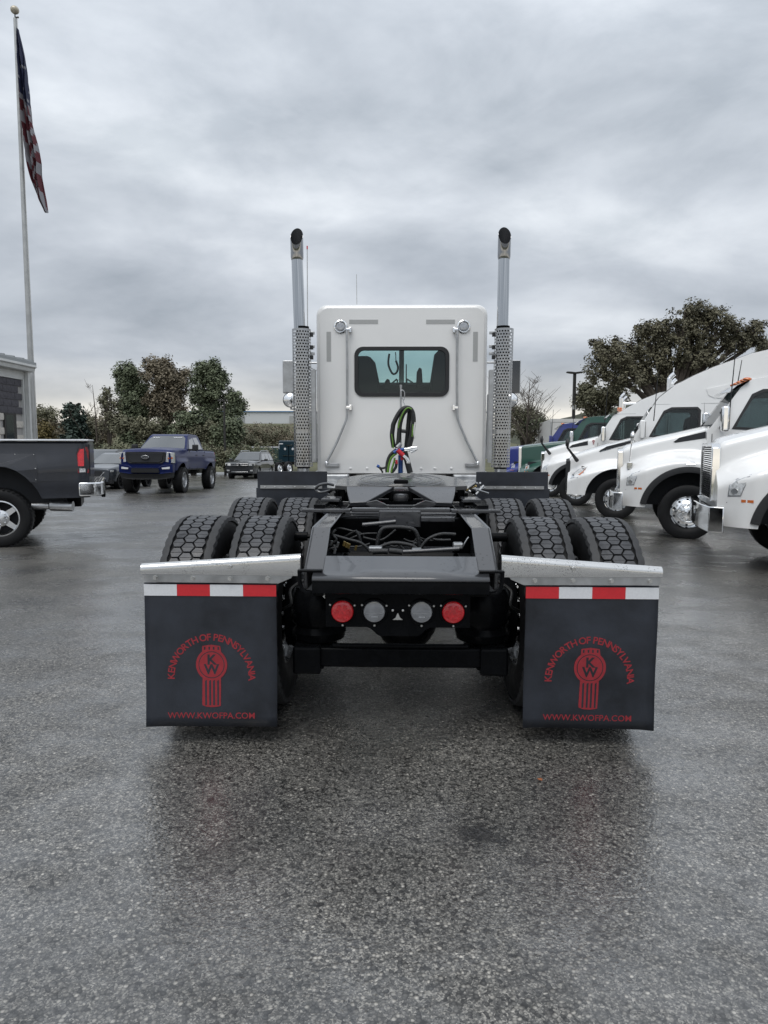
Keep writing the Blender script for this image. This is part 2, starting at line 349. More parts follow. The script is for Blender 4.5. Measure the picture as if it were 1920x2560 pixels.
    def build(s, name, mats, parent=None, smooth=40, bevel=0.0, fix=True, seg=2):
        return put(name, s.mesh(name, mats, smooth, fix), parent, bevel, seg)
def put(name, me, parent=None, bevel=0.0, seg=2, loc=None, rot=None):
    o = bpy.data.objects.new(name, me); C.objects.link(o)
    if parent is not None:
        o.parent = parent
        if parent.get('world_parts'): o.matrix_parent_inverse = Matrix.Translation(-Vector(parent.location))
    if loc is not None: o.location = loc
    if rot is not None: o.rotation_euler = rot
    if bevel:
        b = o.modifiers.new('bevel', 'BEVEL'); b.width = bevel; b.segments = seg; b.limit_method = 'ANGLE'; b.angle_limit = R(40)
        b.harden_normals = False
    return o
def thing(name, label, cat, loc=(0, 0, 0), rz=0.0, group=None, world_parts=False, tilt=0.0):
    o = bpy.data.objects.new(name, None); C.objects.link(o); o.location = loc; o.rotation_euler = (0, tilt, rz)
    o.empty_display_size = 0.2
    tag(o, label, cat, group)
    if world_parts: o['world_parts'] = 1
    return o
def tag(o, label, cat, group=None):
    o['label'] = label; o['category'] = cat
    if group: o['group'] = group
    return o
def struct(o): o['kind'] = 'structure'; return o
def rrect(x0, x1, y0, y1, r, n=5):
    pts = []
    for cx, cy, a0 in ((x1 - r, y1 - r, 0), (x0 + r, y1 - r, 90), (x0 + r, y0 + r, 180), (x1 - r, y0 + r, 270)):
        for i in range(n + 1):
            a = R(a0 + 90 * i / n); pts.append((cx + r * math.cos(a), cy + r * math.sin(a)))
    return pts
def circle(cx, cy, r, n=20): return [(cx + r * math.cos(2 * math.pi * i / n), cy + r * math.sin(2 * math.pi * i / n)) for i in range(n)]
def smooth_path(pts, k=6):
    P = [Vector(p) for p in pts]; out = []
    for i in range(len(P) - 1):
        p0, p1, p2, p3 = P[max(i - 1, 0)], P[i], P[i + 1], P[min(i + 2, len(P) - 1)]
        for j in range(k):
            t = j / k
            out.append(0.5 * ((2 * p1) + (p2 - p0) * t + (2 * p0 - 5 * p1 + 4 * p2 - p3) * t * t + (3 * p1 - p0 - 3 * p2 + p3) * t ** 3))
    out.append(P[-1]); return out
def sst(a, b, x):
    t = min(1, max(0, (x - a) / (b - a))); return t * t * (3 - 2 * t)
XZ = lambda u, v, d: (u, d, v)        # polygon in x-z, depth along y
XY = lambda u, v, d: (u, v, d)
YZ = lambda u, v, d: (d, u, v)
def text_geo(body, size, offset=0.0, align='CENTER'):
    cu = bpy.data.curves.new('lettering', 'FONT'); cu.body = body; cu.size = size; cu.offset = offset; cu.align_x = align; cu.resolution_u = 3
    ob = bpy.data.objects.new('lettering', cu); C.objects.link(ob)
    bpy.context.view_layer.update()
    dg = bpy.context.evaluated_depsgraph_get(); e = ob.evaluated_get(dg); me = e.to_mesh()
    vs = [tuple(v.co) for v in me.vertices]; fs = [tuple(p.vertices) for p in me.polygons]
    e.to_mesh_clear(); bpy.data.objects.remove(ob); bpy.data.curves.remove(cu)
    return vs, fs
def loft_body(xs, zlo, zhi, w, nz=14, rnd=0.08, nr=4, crown=0.03):
    """closed shell: both flanks following half-width w(x, z), rounded to a crowned top"""
    rows = []
    for x in xs:
        a, b = zlo(x), zhi(x); r = min(rnd, (b - a) * 0.45); half = []
        for i in range(nz + 1):
            z = a + (b - r - a) * i / nz; half.append((w(x, z), z))
        w1 = w(x, b - r)
        for i in range(1, nr + 1):
            t = R(90 * i / nr); half.append((w1 - r * (1 - math.cos(t)), b - r + r * math.sin(t)))
        yt = half[-1][0]
        top = [(yt * (1 - i / 4), b + crown * (1 - (1 - i / 4) ** 2)) for i in range(1, 4)]
        sec = half + top
        rows.append([(x, -y, z) for y, z in sec] + [(x, 0, b + crown)] + [(x, y, z) for y, z in sec[::-1]])
    m = MB(); m.grid(rows); k = len(rows[0])
    for r_ in (rows[0], rows[-1]):
        m.add(r_, [(i, i + 1, k - 2 - i, k - 1 - i) for i in range(k // 2 - 1)] + [(k // 2 - 1, k // 2, k // 2 + 1)])
    return m
def drange(a, b, n): return [a + (b - a) * i / (n - 1) for i in range(n)]
def copy_wheel(parts, parent, loc, rz=0.0, name='wheel'):
    """parts: list of (name, mesh); the first is the wheel itself, the others its sub-parts"""
    w = put(parts[0][0] if name is None else name, parts[0][1], parent, loc=loc, rot=(0, 0, rz))
    for n, me in parts[1:]:
        o = bpy.data.objects.new(n, me); C.objects.link(o); o.parent = w
    return w
# ------------------------------------------------------------------ ground, hills
m = MB(); ys = [-12, 0, 5] + drange(6, 60, 28)
m.grid([[(x, y, gz(y, x)) for x in (-70, -20, 1, 4.5, 8, 70)] for y in ys])
struct(m.build('parking_lot', 'asphalt', smooth=60))
def gterr(x, y):
    z = gz(y) - 0.03 - 0.4 * (1 - sst(56, 62, y))
    if y > 100: z += 8.9 * sst(115, 240, y) * (1 - sst(-10, 60, x)) + 2.0 * sst(300, 700, y)
    return z
m = MB(); ys = drange(-60, 100, 21) + drange(110, 300, 20) + [400, 600, 900, 1500, 2500]
xs = [-1600, -600, -300] + drange(-200, 200, 41) + [300, 600, 1600]
m.grid([[(x, y, gterr(x, y)) for x in xs] for y in ys])
struct(m.build('ground', 'grass', smooth=80))
m = MB(); rows = []
for i in range(25):
    v = i / 24; row = []
    for j in range(61):
        u = j / 60; x = 40 + 330 * u; y = 330 + 200 * v
        e = math.sin(math.pi * min(1, max(0, u * 1.08))) ** 0.8 * math.sin(math.pi * (0.06 + 0.94 * v)) ** 0.7
        row.append((x, y, -3 + 30 * e + 1.2 * math.sin(x * 0.9 + y * 0.3) * e + random.uniform(-1.0, 1.0) * e))
    rows.append(row)
struct(m.grid(rows).build('hill', 'wooded', smooth=20))

# ------------------------------------------------------------------ far warehouse on the hill
wc = at(660, 1058, 250)
wt = thing('warehouse', 'long white warehouse with blue stripe on the far hilltop', 'building', (wc.x, 250, gterr(wc.x, 250)))
hz = 4.6
MB().box(-26, 40, 0, 30, -2, hz).build('wall', 'warehouse_white', wt, 0)
MB().box(-26.3, 40.3, -0.4, 0.3, hz - 0.25, hz + 0.1).build('roof_edge', 'warehouse_blue', wt, 0)
for x in (-12, -9, 9, 12, 15): MB().box(x, x + 2.2, -0.25, 0.1, 0.2, 3.0).build('dock_door', 'galvanised', wt, 0)

# ------------------------------------------------------------------ block building at the left edge
bc = cw(-10.0, 19.8)
bl = thing('block_building', 'low building of dark over pale blocks with white gutter behind the dark pickup', 'building', (bc.x, bc.y, gz(19.8)), YAW)
zr = -gz(19.8)                      # local z of world height h is h + zr
wall = MB().box(-9, -0.02, -9.0, 0, 0, 3.62).build('wall', 'mortar', bl, 0)
course = 0.188
WIN_Y0, WIN_Y1, WIN_Z1 = -0.98, -0.42, 2.19 + zr
blockm = {}
for ck, mt in ((0, 'block_dark'), (1, 'block_light')):
    for h in range(3):
        bmb = MB(); rr = [random.uniform(0.0, 0.012) for _ in range(9)]
        rows = [[(0.012 + (rr[i * 3 + j] if (0 < i < 2 or 0 < j < 2) else 0), -0.196 + 0.392 * j / 2, -course / 2 + 0.006 + (course - 0.012) * i / 2) for j in range(3)] for i in range(3)]
        bmb.grid(rows)
        e = [rows[0][0], rows[0][1], rows[0][2], rows[1][2], rows[2][2], rows[2][1], rows[2][0], rows[1][0]]
        bmb.add(e + [(-0.02, p[1], p[2]) for p in e], [(i, (i + 1) % 8, 8 + (i + 1) % 8, 8 + i) for i in range(8)])
        blockm[ck, h] = bmb.mesh('block', mt, 30)
zt = 3.13 + zr
for i in range(17):
    zz = zt - course * (i + 0.5)
    if zz < 0.1: break
    dark = i < 5
    for j in range(7):
        yy = -0.2 - 0.4 * j - (0.2 if i % 2 else 0.0)
        if zz < WIN_Z1 and WIN_Y0 - 0.15 < yy < WIN_Y1 + 0.15: continue
        put('block', blockm[0 if dark else 1, (i * 5 + j) % 3], wall, loc=(0, yy, zz))
MB().box(-0.01, 0.03, WIN_Y0 - 0.02, WIN_Y1 + 0.02, 0.55, WIN_Z1).build('window_frame', 'pole_dark', bl, 0)
MB().box(0.0, 0.034, WIN_Y0 + 0.05, WIN_Y1 - 0.14, 0.62, WIN_Z1 - 0.05).build('window_pane', 'screen_glass', bl, 0)
MB().box(0.0, 0.05, -9.0, 0.0, zt + 0.002, zt + 0.22).build('fascia', 'gutter_white', bl, 0)
g = MB(); prof = [(0.02, 0.22), (0.02, 0.40), (0.30, 0.42), (0.31, 0.36), (0.26, 0.33), (0.24, 0.24)]
g.prism([(x, zt + z) for x, z in prof], lambda u, v, d: (u, d, v), -9.2, 0.30); g.build('gutter', 'gutter_white', bl, 30)
rf = MB(); rf.prism([(-9, zt + 1.6), (-9, zt + 1.7), (0.28, zt + 0.50), (0.28, zt + 0.425)], XZ, -9.25, 0.34); rf = rf.build('roof', 'roof_metal', bl, 0)
for j in range(9):
    y = 0.2 - 0.5 * j; MB().prism([(-9, zt + 1.69), (-9, zt + 1.76), (0.26, zt + 0.56), (0.26, zt + 0.485)], XZ, y - 0.03, y + 0.03).build('roof_rib', 'roof_metal', rf, 0)
MB().box(-0.02, 0.06, -0.02, 0.16, 0.0, zt + 0.215).build('corner_trim', 'gutter_white', bl, 0)
MB().box(0.07, 0.17, 0.06, 0.16, 0.0, zt + 0.25).build('downspout', 'gutter_white', bl, 0)

# ------------------------------------------------------------------ flagpole and flag
FD = 23.0
pb = cw(-11.27, FD); PZ0 = gz(FD)
top = at(37, 46, pb.y)
pole_t = thing('flagpole', 'tall tapered grey metal flagpole with a ball on top', 'flagpole', (pb.x, pb.y, PZ0))
H_ = top.z - PZ0
MB().tube([(0, 0, 0), (0, 0, H_ * 0.3), (0, 0, H_)], [0.105, 0.092, 0.052], 20).build('pole', 'galvanised', pole_t, 60)
MB().lathe([(0.20, 0.0), (0.19, 0.05), (0.12, 0.12), (0.11, 0.16)], axis='z', n=20).build('base_collar', 'galvanised', pole_t, 40)
MB().sphere((0, 0, H_ + 0.24), 0.125, 12, (1, 1, 0.92)).build('ball', 'gold_ball', pole_t, 80)
MB().cyl((0, 0, H_), (0, 0, H_ + 0.15), 0.018, n=8).cyl((0, 0, H_ + .02), (0.11, 0, H_ + 0.03), 0.025, n=8).build('pulley', 'pole_dark', pole_t, 40)
MB().tube([(0.09, -0.03, H_), (0.10, -0.05, H_ * 0.5), (0.11, -0.03, 1.3)], 0.006, 5).build('halyard', 'tag_white', pole_t, 60)
# limp flag: folds hang in a narrow curtain; rows run down the drop
fl = MB(); NS, NW = 64, 22; rows = []
edge_l = [(43, 72), (48, 150), (53, 235), (56, 282), (61, 318), (70, 390), (82, 450), (97, 500), (112, 531)]
edge_r = [(45, 72), (58, 140), (66, 190), (73, 240), (79, 290), (85, 330), (95, 372), (102, 408), (103, 440), (110, 492), (119, 535)]
def interp(e, y): return float(np.interp(y, [p[1] for p in e], [p[0] for p in e]))
for i in range(NS + 1):
    py = 72 + (531 - 72) * i / NS; a, b = interp(edge_l, py), max(interp(edge_r, py), interp(edge_l, py) + 1.5); row = []
    for j in range(NW + 1):
        q = j / NW; p = at(a + (b - a) * q, py, pb.y - 0.05)
        fold = math.sin(q * 15 + i * 0.10) * 0.14 * min(1, i / 10) * min(1, (NS - i) / 6 + .2) + 0.07 * math.sin(q * 37 + i * .23)
        row.append((p.x, p.y + fold, p.z))
    rows.append(row)
fl.grid(rows); idx = []
for i in range(NS):
    for j in range(NW):
        s_, q = i / NS, j / NW
        if s_ < 0.36 + 0.10 * (q - 0.3):
            star = (i % 4 == 1 and (j + (i // 4) * 2) % 5 == 2 and 0.05 < s_)
            idx.append(1 if star else 2)
        else:
            band = int((s_ * 1.0 - 0.13 * math.sin(q * 5.0 + s_ * 9) * 0.6) * 17 + q * 1.6)
            idx.append(1 if band % 2 else 0)
fl.m = idx
flag = fl.build('flag', ['flag_red', 'flag_white', 'flag_blue'], smooth=60, fix=False)
tag(flag, 'limp striped flag with starred blue corner hanging from the tall pole', 'flag')

# ------------------------------------------------------------------ trees
def leaves(lobes, per, clumps, size, sig):
    """lobes: (centre, radii, material index); leaf quads gathered in clumps"""
    V = []; MI = []
    for (c, r, mi) in lobes:
        n = max(3, int(clumps * (r[0] * r[2]) ** 0.5))
        d = RNG.normal(size=(n, 3)); d /= np.linalg.norm(d, axis=1)[:, None]
        rad = RNG.uniform(0.25, 1.0, (n, 1)) ** 0.6 * RNG.uniform(0.75, 1.22, (n, 1))
        cc = np.array(c) + d * rad * np.array(r)
        cc = np.repeat(cc, per, axis=0) + np.clip(RNG.normal(size=(n * per, 3)), -1.7, 1.7) * sig * RNG.uniform(0.5, 1.3, (n, 1)).repeat(per, axis=0)
        k = len(cc)
        a = RNG.normal(size=(k, 3)); a /= np.linalg.norm(a, axis=1)[:, None]
        outw = (cc - np.array(c)) / np.array(r); outw /= (np.linalg.norm(outw, axis=1)[:, None] + 1e-6)
        nn = RNG.normal(size=(k, 3)) * 0.55 + outw * 0.7 + np.array((0, 0, 0.75)); nn /= np.linalg.norm(nn, axis=1)[:, None]
        a = np.cross(nn, a); a /= (np.linalg.norm(a, axis=1)[:, None] + 1e-6); b = np.cross(nn, a)
        s = (size * RNG.uniform(0.55, 1.3, (k, 1)))
        q = np.stack([cc - a * s, cc + b * s * 0.55, cc + a * s, cc - b * s * 0.55], axis=1)
        V.append(q.reshape(-1, 3)); MI.append(np.full(k, mi))
    return np.concatenate(V), np.concatenate(MI)
def leaf_mesh(name, V, MI, mats):
    me = bpy.data.meshes.new(name); n = len(V); k = n // 4
    me.vertices.add(n); me.vertices.foreach_set('co', V.astype(np.float32).ravel())
    me.loops.add(n); me.loops.foreach_set('vertex_index', np.arange(n, dtype=np.int32))
    me.polygons.add(k); me.polygons.foreach_set('loop_start', np.arange(0, n, 4, dtype=np.int32)); me.polygons.foreach_set('loop_total', np.full(k, 4, np.int32))
    for m_ in mats: me.materials.append(MATS[m_])
    me.polygons.foreach_set('material_index', MI.astype(np.int32)); me.update(calc_edges=True); me.validate(); return me
def tree(name, label, basepx, Y, lobes, mats, conv, per=54, clumps=42, size=0.105, sig=0.20, trunk=0.2, group=None, cat='tree', depth=0.8, fork=0.35):
    b = at(conv(*basepx)[0], 1105, Y); gzb = gterr(b.x, Y) if Y > 60 else gz(Y)
    t = thing(name, label, cat, (b.x, Y, gzb), 0, group)
    L = []; k = Y / F_PX * conv(1, 0, True)
    for lo in lobes:
        x, y, rx, ry = lo[:4]; rx, ry = rx * 1.10, ry * 1.08; mi = lo[4] if len(lo) > 4 else (random.randrange(len(mats)))
        p = at(*conv(x, y), Y); dy = random.uniform(-0.5, 0.5) * rx * k * depth
        L.append(((p.x - b.x, dy, p.z - gzb), (rx * k, rx * k * depth, ry * k), mi))
    tm = MB(); hmax = max(l[0][2] for l in L)
    fz = min(l[0][2] for l in L) * 0.6; fz = max(0.5, min(fz, hmax * fork))
    tm.tube([(0, 0, -0.1), (0.03, 0, fz * 0.5), (0, 0, fz)], [trunk * 1.3, trunk, trunk * 0.85], 9)
    for (c, r, mi) in L:
        c = Vector(c); mid = Vector((c.x * 0.45, c.y * 0.45, fz + (c.z - fz) * 0.55))
        tipv = c + Vector((0, 0, r[2] * 0.6))
        tm.tube(smooth_path([(0, 0, fz * 0.8), mid, c, tipv], 3), [trunk * f for f in np.linspace(0.6, 0.08, 10)], 6)
        for _ in range(4):
            e = c + Vector((random.uniform(-1, 1) * r[0], random.uniform(-1, 1) * r[1], random.uniform(-0.4, 0.9) * r[2])) * 0.85
            tm.tube([mid.lerp(c, random.uniform(0.3, 1)), e], [trunk * 0.16, trunk * 0.04], 5)
    tm.build('trunk', 'bark', t, 60, fix=False)
    V, MI = leaves(L, per, clumps, size, sig)
    put('crown', leaf_mesh('crown', V, MI, mats), t)
    return t
def cvA(x, y, sc=False): return 0.41 if sc else (80 + 0.41 * x, 860 + 0.41 * y)
def cvR(x, y, sc=False): return 0.4219 if sc else (1220 + 0.4219 * x, 720 + 0.4219 * y)
def cvB(x, y, sc=False): return 0.217 if sc else (1260 + 0.217 * x, 920 + 0.217 * y)
GL = 'trees behind the parked pickups'
tree('broadleaf_tree', 'dark green tree left of the rusty brown tree', (640, 600), 61, [(615, 165, 70, 65), (555, 190, 55, 60), (570, 270, 70, 75), (650, 260, 70, 75), (620, 350, 85, 75), (690, 380, 75, 70), (560, 380, 50, 50), (640, 440, 80, 55)], ['leaf_green'], cvA, group=GL)
tree('broadleaf_tree', 'tall rusty brown autumn tree between the green trees', (805, 600), 60, [(745, 130, 65, 55), (820, 135, 60, 45), (770, 190, 85, 60), (860, 210, 75, 65), (930, 205, 40, 55), (790, 270, 85, 60), (880, 290, 80, 60), (750, 330, 65, 50), (840, 360, 85, 55), (800, 440, 75, 50), (880, 400, 60, 45)], ['leaf_brown'], cvA, group=GL)
tree('broadleaf_tree', 'narrow upright green tree nearest the left exhaust stack', (1100, 610), 58, [(1075, 140, 55, 50), (1030, 180, 50, 60), (1110, 190, 75, 65), (1150, 240, 50, 60), (1050, 260, 70, 60), (1120, 300, 75, 55), (1020, 330, 60, 50), (1230, 330, 50, 50), (1255, 390, 45, 50), (1210, 420, 40, 35), (1090, 380, 80, 50), (1130, 450, 60, 40)], ['leaf_green'], cvA, group=GL)
tree('broadleaf_tree', 'small thin olive tree beside the bare sapling', (470, 610), 57, [(458, 295, 28, 35), (440, 345, 32, 40), (480, 360, 40, 40), (455, 420, 45, 45), (500, 450, 50, 50), (450, 490, 45, 40)], ['leaf_olive'], cvA, group=GL, per=34, clumps=20)
tree('broadleaf_tree', 'low dark green tree under the rusty brown tree', (700, 640), 55, [(560, 500, 70, 45), (650, 500, 70, 55), (740, 510, 70, 45), (600, 570, 90, 45), (720, 580, 80, 45), (840, 520, 55, 35)], ['leaf_green', 'leaf_olive', 'leaf_green'], cvA, group=GL)
tree('broadleaf_tree', 'low green tree between the rusty tree and lamp post', (980, 640), 55, [(930, 460, 60, 40), (1000, 450, 65, 45), (960, 520, 90, 55), (1060, 520, 80, 55), (900, 560, 80, 45), (1020, 590, 90, 45)], ['leaf_green', 'leaf_olive'], cvA, group=GL)
tree('broadleaf_tree', 'bushy green tree right of the thin lamp post', (1215, 640), 54, [(1220, 490, 55, 40), (1240, 540, 50, 45), (1200, 580, 60, 45), (1170, 620, 60, 35), (1150, 540, 45, 45)], ['leaf_green'], cvA, group=GL)
tree('broadleaf_tree', 'brown tree left of the dark spruce', (120, 600), 95, [(130, 440, 65, 45), (90, 490, 70, 55), (150, 510, 60, 55), (60, 440, 45, 40), (120, 560, 90, 50)], ['leaf_brown', 'leaf_olive'], cvA, group=GL, clumps=16, size=0.15, sig=0.36)
tree('broadleaf_tree', 'yellowish shrub-like tree beside the flagpole foot', (75, 640), 60, [(75, 520, 40, 40), (60, 560, 50, 40), (100, 580, 50, 40)], ['leaf_yellow'], cvA, group=GL)
tree('broadleaf_tree', 'pale olive tree in front of the dark spruce', (270, 640), 58, [(350, 530, 40, 40), (300, 570, 60, 40), (230, 600, 70, 40), (340, 600, 50, 45)], ['leaf_olive'], cvA, group=GL)
# spruce
sp = at(cvA(262, 0)[0], 1105, 57); st = thing('spruce_tree', 'dark conical spruce tree above the black pickup bed', 'tree', (sp.x, 57, gz(57)), 0, GL)
topz = at(*cvA(262, 366), 57).z - gz(57)
MB().tube([(0, 0, -.1), (0, 0, topz)], [0.25, 0.02], 7).build('trunk', 'bark', st, 60)
L = []
for i in range(16):
    f = (i + 0.5) / 16; z = topz * (0.12 + 0.88 * f); rad = (1 - f) * 2.3 + 0.12
    for k in range(max(3, int(9 * (1 - f) + 3))):
        a = random.uniform(0, 6.28); q = rad * random.uniform(0.35, 1.0); L.append(((q * math.cos(a), q * math.sin(a), z - q * 0.12), (0.55, 0.55, 0.16), 0))
V, MI = leaves(L, 24, 9, 0.17, 0.16); put('crown', leaf_mesh('crown', V, MI, ['leaf_dark']), st)
# far treeline on the left and behind
for i, (x, y, w_, h_, mt, lab) in enumerate(((40, 425, 50, 40, 'leaf_olive', 'farthest olive tree right beside the flagpole'), (340, 470, 55, 50, 'leaf_olive', 'hazy olive tree right behind the spruce'), (420, 480, 60, 50, 'leaf_brown', 'brownish tree behind the bare sapling'))):
    tree('broadleaf_tree', lab, (x, 600), 120, [(x, y, w_, h_), (x - 30, y + 40, w_, h_), (x + 30, y + 50, w_, h_), (x, y + 95, w_ * 1.2, h_)], [mt], cvA, group=GL, clumps=12, size=0.20, sig=0.45)
tree('oak_tree', 'large spreading brown oak above the parked white trucks', (1080, 760), 52, [
    (1240, 150, 95, 60), (1330, 170, 80, 70), (1150, 200, 90, 70), (1250, 240, 110, 80), (1400, 230, 80, 70), (1080, 270, 85, 70), (1000, 250, 70, 60), (930, 270, 80, 65), (1480, 270, 75, 60), (1560, 270, 70, 70), (1590, 320, 50, 50),
    (1180, 330, 100, 75), (1330, 330, 110, 75), (1470, 340, 80, 55), (1000, 350, 95, 70), (860, 360, 80, 65), (760, 360, 75, 60), (680, 410, 70, 60), (790, 450, 85, 65), (920, 450, 95, 70), (660, 490, 70, 60), (740, 540, 80, 60), (1050, 440, 90, 60), (1180, 430, 90, 60), (1290, 420, 80, 50), (860, 540, 90, 60), (980, 530, 80, 50), (640, 330, 40, 30)],
    ['leaf_oak'], cvR, per=64, clumps=27, size=0.10, sig=0.20, trunk=0.42, depth=0.9, fork=0.42)
tree('broadleaf_tree', 'lower olive brown tree left under the big oak', (640, 800), 56, [(580, 600, 45, 40), (620, 640, 70, 50), (700, 640, 70, 50), (560, 660, 40, 45), (650, 710, 90, 50), (760, 640, 70, 55)], ['leaf_olive', 'leaf_oak'], cvR)
tree('broadleaf_tree', 'brown tree at the right picture edge behind the aero sleeper roof', (1700, 700), 60, [(1680, 370, 70, 50), (1760, 400, 80, 60), (1700, 450, 80, 60)], ['leaf_oak'], cvR, trunk=0.3)
tree('broadleaf_tree', 'dense dark olive tree beside the right exhaust shield', (230, 880), 50, [(150, 500, 80, 60), (260, 500, 90, 60), (330, 560, 90, 60), (180, 600, 110, 70), (300, 650, 120, 70), (430, 620, 70, 50), (160, 720, 110, 70), (280, 780, 120, 70)], ['leaf_olive', 'leaf_green'], cvB, per=60, clumps=34, size=0.08, sig=0.2)
def bare(name, label, basepx, Y, conv, toppx, spread, n, rt, twig):
    b = at(conv(*basepx)[0], 1105, Y); gb = gz(Y); t = thing(name, label, 'tree', (b.x, Y, gb)); tp = at(*conv(*toppx), Y); h = tp.z - gb
    m = MB(); rr = random.Random(hash(label) % 1000 if False else len(label))
    m.tube(smooth_path([(0, 0, -.1), ((tp.x - b.x) * .2, 0, h * .35), ((tp.x - b.x) * .6, 0.1, h * .7), (tp.x - b.x, 0, h)], 4), [rt * f for f in np.linspace(1, .1, 13)], 7)
    for i in range(n):
        f = rr.uniform(0.25, 0.92); p0 = Vector(((tp.x - b.x) * f * f, 0, h * f)); a = rr.uniform(0, 6.28); l = spread * (1.1 - f) * rr.uniform(.5, 1.1)
        p1 = p0 + Vector((math.cos(a) * l * .5, math.sin(a) * l * .5, l * .6)); p2 = p1 + Vector((math.cos(a + .4) * l * .45, math.sin(a + .4) * l * .3, l * .7))
        m.tube([p0, p1, p2], [rt * .35 * (1.1 - f), rt * .22 * (1.1 - f), twig], 5)
        for q in range(5):
            s0 = p1.lerp(p2, rr.uniform(0, 1)); a2 = rr.uniform(0, 6.28); l2 = l * rr.uniform(.25, .6)
            m.tube([s0, s0 + Vector((math.cos(a2) * l2, math.sin(a2) * l2 * .6, l2 * rr.uniform(.4, 1.2)))], [twig * 1.3, twig * .6], 4)
    m.build('trunk', 'bark', t, 60, fix=False)
    return t
bare('bare_sapling', 'leafless grey sapling standing left of the thin olive tree', (400, 620), 56, cvA, (368, 250), 3.0, 12, .10, .012)
bare('bare_tree', 'leafless twiggy tree right of the right exhaust shield', (255, 880), 48, cvB, (300, 130), 3.6, 34, .12, .010)
# undergrowth that nobody could count
L = []
for i in range(150):
    x = random.uniform(60, 1420); y = random.uniform(640, 720); p = at(*cvA(x, y), random.uniform(51, 56)); L.append(((p.x, p.y, p.z), (0.9, 0.8, 0.5), random.choice((0, 0, 1, 1))))
for i in range(60):
    x = random.uniform(1270, 1640); y = random.uniform(525, 640); p = at(*cvA(x, y), random.uniform(62, 70)); L.append(((p.x, p.y, p.z), (1.0, 0.8, 0.6), random.choice((0, 2, 3))))
V, MI = leaves(L, 40, 16, 0.085, 0.2); ug = put('undergrowth', leaf_mesh('undergrowth', V, MI, ['leaf_olive', 'leaf_green', 'leaf_brown', 'leaf_brown']))
ug['kind'] = 'stuff'; ug['label'] = 'tangled brown and green brush along the far lot edge'; ug['category'] = 'brush'
# fence with green screen
f0, f1 = at(612, 1130, 58), at(705, 1130, 58)
ft = thing('screen_fence', 'green screened fence behind the dark teal truck', 'fence', (f0.x, 58, gz(58)))
wF = f1.x - f0.x
MB().box(0, wF, -0.02, 0.02, 0.05, 2.05).build('screen', 'fence_green', ft, 0)
MB().box(0, wF, -0.03, 0.03, 2.06, 2.16).build('top_rail', 'tape_white', ft, 0)
for i in range(5): MB().cyl((wF * i / 4, -0.05, 0), (wF * i / 4, -0.05, 2.2), 0.035, n=8).build('post', 'galvanised', ft)

# ------------------------------------------------------------------ lamp posts, trailer
lp = at(1432, 1105, 56); z1 = at(1432, 934, 56).z - gz(56)
lt = thing('lamp_post', 'tall dark lamp post with flat twin heads beside the oak', 'lamp post', (lp.x, 56, gz(56)))
MB().box(-0.11, 0.11, -0.11, 0.11, 0.5, z1).build('pole', 'pole_dark', lt, 0, bevel=0.02)
MB().lathe([(0.3, 0), (0.3, 0.5), (0.26, 0.55), (0, 0.55)], axis='z', n=16).build('footing', 'mortar', lt)
for s in (-1, 1): MB().prism([(0.0, -0.02), (0.3 * s, 0.0), (0.62 * s, 0.06), (0.62 * s, 0.15), (0.3 * s, 0.14), (0, 0.10)], lambda u, v, d: (u, d, z1 + v), -0.2, 0.2).build('lamp_head', 'pole_dark', lt, 0, bevel=0.01)
MB().box(-0.16, 0.14, -0.2, -0.112, z1 - 2.75, z1 - 2.45).build('sensor_box', 'galvanised', lt, 0)
lp = at(562, 1105, 52); z1 = at(562, 1003, 52).z - gz(52)
lt = thing('lamp_post', 'thin dark lamp post standing behind the blue pickup tailgate', 'lamp post', (lp.x, 52, gz(52)))
MB().tube([(0, 0, 0), (0, 0, z1)], [0.10, 0.07], 12).build('pole', 'pole_dark', lt, 60)
MB().box(-0.45, 0.05, -0.12, 0.12, z1 - 0.02, z1 + 0.10).build('lamp_head', 'pole_dark', lt, 0, bevel=0.02)
TD = 41.0
ta = at(1377, 1048, TD); tb = at(1326, 1071, 60)
tl = thing('box_trailer', 'white box trailer parked behind the blue and green trucks', 'trailer', (ta.x, TD, gz(TD)), 0)
ang = math.atan2(60 - TD, tb.x - ta.x); tl.rotation_euler = (0, 0, ang - R(90))
zt_ = ta.z - gz(TD)
MB().box(0, 2.6, 0, 16.0, 1.15, zt_).build('body', 'trailer_white', tl, 0, bevel=0.03)
for i in range(14): MB().box(-0.015, 0.0, 0.6 + i * 1.1, 0.66 + i * 1.1, 1.25, zt_ - 0.12).build('side_rib', 'trailer_white', tl, 0)
MB().box(-0.02, 2.62, -0.03, 0.04, zt_ - 0.16, zt_ + 0.02).build('header_rail', 'trailer_white', tl, 0)
for x in (0.10, 1.32): MB().box(x, x + 1.18, -0.022, 0, 1.25, zt_ - 0.2).build('door', 'trailer_white', tl, 0, bevel=0.01)
for x in (-0.01, 2.55): MB().box(x, x + 0.06, -0.035, 0.02, 1.1, zt_ - 0.17).build('corner_post', 'galvanised', tl, 0)
for y in (1.6, 2.9):
    for x in (0.28, 2.32): MB().lathe([(0.2, -0.14), (0.46, -0.13), (0.5, -0.1), (0.5, 0.1), (0.46, 0.13), (0.2, 0.14)], (x, y, 0.5), 'x', 20).build('wheel', 'tyre_rubber', tl)
